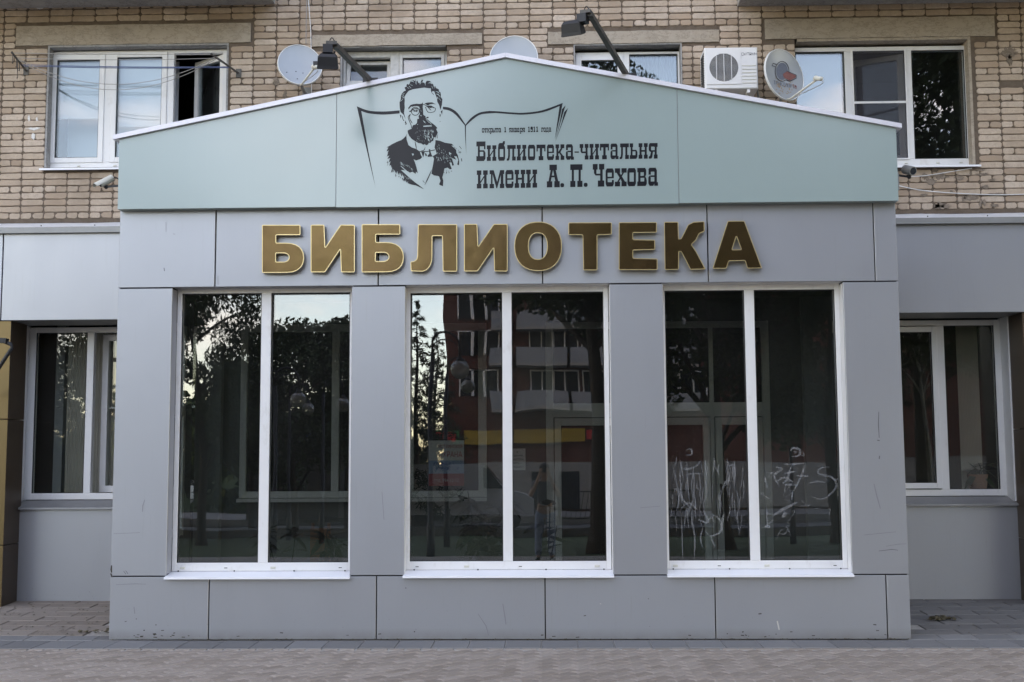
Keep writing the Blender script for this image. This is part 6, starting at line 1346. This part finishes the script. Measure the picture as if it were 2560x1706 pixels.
# street lamps with clear globes
def lamp(label, px, py, d, left=True, rad=.2):
    g_ = refl(px, py, d); t = thing('street_lamp', label, 'street lamp', (g_.x - .6, -d, -.3), 'globe lamps along the walk'); x0 = g_.x - .58
    mb = MB(); mb.tube([(x0, -d, -.3), (x0, -d, .6), (x0, -d, .62), (x0, -d, g_.z + .35)], [.09, .08, .055, .045], 10); mb.build('post', M['black'], t, True)
    mb = MB(); c = Vector((x0 + .29, -d, g_.z + .52)); mb.tube([(x0, -d, g_.z + .30)] + [c + Vector((-.29 * math.cos(a), 0, .29 * math.sin(a))) for a in [math.pi * i / 10 for i in range(11)]] + [(g_.x, -d, g_.z + .28)], .024, 8); mb.build('arm', M['black'], t, True)
    mb = MB(); mb.tube([(x0, -d, g_.z + .2)] + [c + Vector((-.28 * math.cos(a), 0, -.07 + .2 * math.sin(a))) for a in [math.pi * i / 8 for i in range(8)]], .014, 6); mb.build('brace', M['black'], t, True)
    mb = MB(); mb.lathe([(.03, .30), (.05, .24), (.10, .19), (.10, .17), (.001, .17)], g_, 14); o = mb.build('lamp_cap', M['black'], t, True)
    mb = MB(); mb.ball(g_, rad, 14); mb.build('globe', M['globe'], t, True)
lamp('globe lamp on a black hooked post mirrored large in the middle window', 1149, 926, 12.9); lamp('second globe lamp mirrored just below the large one in the middle window', 1169, 970, 21)
lamp('globe lamp mirrored in the centre of the left window', 746, 998, 18.9); lamp('fainter globe lamp mirrored touching the centre one in the left window', 771, 1022, 26); lamp('globe lamp mirrored near the right mullion of the left window', 858, 1012, 24); lamp('globe lamp mirrored in the right pane of the right window', 2022, 1006, 23)
# white van
vg = refl(1180, 1120, 32.6); vx0, vx1 = refl(1003, 1160, 32.6).x, refl(1335, 1160, 32.6).x; Lv = vx1 - vx0; vz = -.16
vn = thing('parked_van', 'white panel van mirrored in the middle window', 'van', ((vx0 + vx1) / 2, -33.6, vz))
prof = [(0, .45), (.0, 2.05), (.03, 2.25), (.10, 2.33), (.55, 2.33), (.63, 2.25), (.80, 1.42), (.95, 1.15), (.995, .95), (1, .45)]
pf = lambda u, v, y: (vx0 + u * Lv, y, vz + v)
fixn(MB().prism(prof, [], pf, -34.6, -32.6).build('body', M['vanpaint'], vn))
fixn(MB().prism([(.62, 2.16), (.655, 2.16), (.785, 1.42), (.62, 1.42)], [], pf, -32.6, -32.59).build('side_window', M['carglass'], vn))
MB().add([pf(.637, 2.24, -32.68), pf(.637, 2.24, -34.52), pf(.803, 1.43, -34.52), pf(.803, 1.43, -32.68)], [(0, 1, 2, 3)]).build('windscreen', M['carglass'], vn)
for u in (.17, .83):
    o = MB().lathe([(.001, -.02), (.33, -.02), (.35, .02), (.35, .20), (.33, .22), (.001, .22)], pf(u, .35, -32.78), 20, Matrix.Rotation(math.radians(90), 3, 'X')).build('wheel', M['rubber'], vn, True); MB().lathe([(.001, .235), (.2, .235), (.2, .2)], pf(u, .35, -32.78), 16, Matrix.Rotation(math.radians(90), 3, 'X')).build('rim', M['gutter'], o)
MB().box(vx1 - .02, vx1 + .03, -34.5, -32.7, vz + .45, vz + .62).build('bumper', M['rubber'], vn); MB().box(vx1 - .10, vx1 - .005, -32.75, -32.595, vz + .80, vz + 1.0).build('headlight', M['paper'], vn); MB().box(vx0 + Lv * .68, vx0 + Lv * .71, -32.55, -32.4, vz + 1.42, vz + 1.65).build('wing_mirror', M['rubber'], vn)
# railing
rx0, rx1 = refl(1395, 1200, 40).x, refl(1720, 1200, 40).x; rl = thing('street_railing', 'black metal railing with leaning bars mirrored in the middle window', 'railing', ((rx0 + rx1) / 2, -40, -.2))
for zz_ in (-.02, 1.06): MB().box(rx0, rx1, -40.02, -39.98, zz_, zz_ + .045).build('rail', M['black'], rl)
n = 26
for i in range(n): x = rx0 + (rx1 - rx0) * (i + .5) / n; MB().bar((x - .08, -40, .03), (x + .08, -40, 1.06), .022).build('bar', M['black'], rl)
for i in range(5): x = rx0 + (rx1 - rx0) * i / 4; MB().bar((x, -40, -.3), (x, -40, 1.16), .06).build('post', M['black'], rl)
# ------------------------------------------------------------------ the photographer, mirrored in the middle window
def skinned(name, mat, V, E, parent, sub=2):
    me = bpy.data.meshes.new(name); me.from_pydata([v[:3] for v in V], E, []); o = link(me, name, parent); me.materials.append(M[mat])
    md = o.modifiers.new('skin', 'SKIN'); md.use_smooth_shade = True
    for i, v in enumerate(V): r_ = v[3]; me.skin_vertices[0].data[i].radius = r_ if isinstance(r_, tuple) else (r_, r_)
    me.skin_vertices[0].data[0].use_root = True
    o.modifiers.new('sub', 'SUBSURF').levels = sub; o.modifiers['sub'].render_levels = sub; return o
px0, py0 = 0.0, -10.98; gz0 = -.045
pr_ = thing('person', 'person in dark shirt and jeans raising a camera, mirrored in the middle window', 'person', (px0, py0, gz0))
B = lambda x, y, z, r_: (px0 + x, py0 + y, gz0 + z, r_)
V = [B(0, 0, .95, (.13, .10)), B(0, 0, 1.12, (.12, .095)), B(0, .01, 1.30, (.135, .10)), B(0, .0, 1.44, (.09, .08)), B(0, .02, 1.52, .052), B(0, .045, 1.60, .07), B(0, .04, 1.69, .088), B(0, .03, 1.75, .07), B(0, .10, 1.61, .035)]
E = [(0, 1), (1, 2), (2, 3), (3, 4), (4, 5), (5, 6), (6, 7), (5, 8)]
for s in (-1, 1):
    o = len(V); V += [B(.17 * s, 0, 1.41, .062), B(.25 * s, .06, 1.22, .046), B(.255 * s, .10, 1.19, .044), B(.16 * s, .22, 1.40, .036), B(.085 * s, .27, 1.60, .028), B(.07 * s, .275, 1.655, .026)]
    E += [(3, o), (o, o + 1), (o + 1, o + 2), (o + 2, o + 3), (o + 3, o + 4), (o + 4, o + 5)]
    for k, (dx, dz, l) in enumerate(((.012, .035, .022), (.004, .03, .03), (-.002, .012, .03), (-.006, -.01, .024))):
        a = len(V); V += [B((.07 + dx) * s, .29, 1.655 + dz, .0095), B((.055 + dx) * s, .318, 1.66 + dz, .0085), B((.055 + dx - l) * s, .33, 1.66 + dz, .007)]; E += [(o + 5, a), (a, a + 1), (a + 1, a + 2)]
    a = len(V); V += [B(.06 * s, .265, 1.69, .011), B(.045 * s, .262, 1.715, .009)]; E += [(o + 5, a), (a, a + 1)]
    o = len(V); V += [B(.095 * s, 0, .86, .085), B(.11 * s, .01, .50, .055), B(.115 * s, -.01, .12, .038), B(.12 * s, .03, .05, .036), B(.13 * s, .16, .035, .03)]; E += [(0, o), (o, o + 1), (o + 1, o + 2), (o + 2, o + 3), (o + 3, o + 4)]
skinned('body', 'skin', V, E, pr_)
V = [B(0, 0, .98, (.15, .12)), B(0, 0, 1.12, (.145, .118)), B(0, .01, 1.30, (.158, .122)), B(0, .0, 1.43, (.11, .095)), B(0, .012, 1.475, .07)]; E = [(0, 1), (1, 2), (2, 3), (3, 4)]
for s in (-1, 1): o = len(V); V += [B(.175 * s, 0, 1.41, .078), B(.225 * s, .03, 1.29, .066)]; E += [(3, o), (o, o + 1)]
skinned('shirt', 'shirt', V, E, pr_)
V = [B(0, 0, .97, (.142, .112))]; E = []
for s in (-1, 1): o = len(V); V += [B(.095 * s, 0, .86, .1), B(.112 * s, .012, .50, .072), B(.118 * s, -.01, .10, .062)]; E += [(0, o), (o, o + 1), (o + 1, o + 2)]
skinned('jeans', 'denim', V, E, pr_)
for s in (-1, 1): skinned('shoe', 'black', [B(.12 * s, -.03, .05, .05), B(.125 * s, .08, .045, .048), B(.132 * s, .18, .035, .038)], [(0, 1), (1, 2)], pr_)
mb = MB(); mb.ball((px0, py0 + .022, gz0 + 1.705), .106, 12, (.9, 1.02, .95)); hr = mb
hr.build('hair', M['hair'], pr_, True)
for s in (-1, 1):
    MB().ball((px0 + .032 * s, py0 + .122, gz0 + 1.665), .012, 8).build('eye', M['ink'], pr_, True); MB().ball((px0 + .088 * s, py0 + .03, gz0 + 1.655), .03, 8, (.4, .7, 1)).build('ear', M['skin'], pr_, True)
MB().ball((px0, py0 + .135, gz0 + 1.625), .017, 8, (.8, 1, 1.5)).build('nose', M['skin'], pr_, True); MB().box(px0 - .022, px0 + .022, py0 + .122, py0 + .132, gz0 + 1.578, gz0 + 1.586).build('mouth', M['fadered'], pr_)
cm = thing('camera', 'black camera held up to the face of the mirrored person', 'camera', (0, -10.75, 1.6))
o = MB().bbox(-.068, .068, -10.755, -10.685, 1.585, 1.675, .008).build('camera_body', M['black'], cm); MB().bbox(-.03, .03, -10.745, -10.69, 1.6755, 1.70, .006).build('viewfinder', M['black'], cm)
mb = MB(); mb.tube([(0, -10.70, 1.632), (0, -10.645, 1.632)], .036, 20); mb.build('lens', M['black'], cm, True)
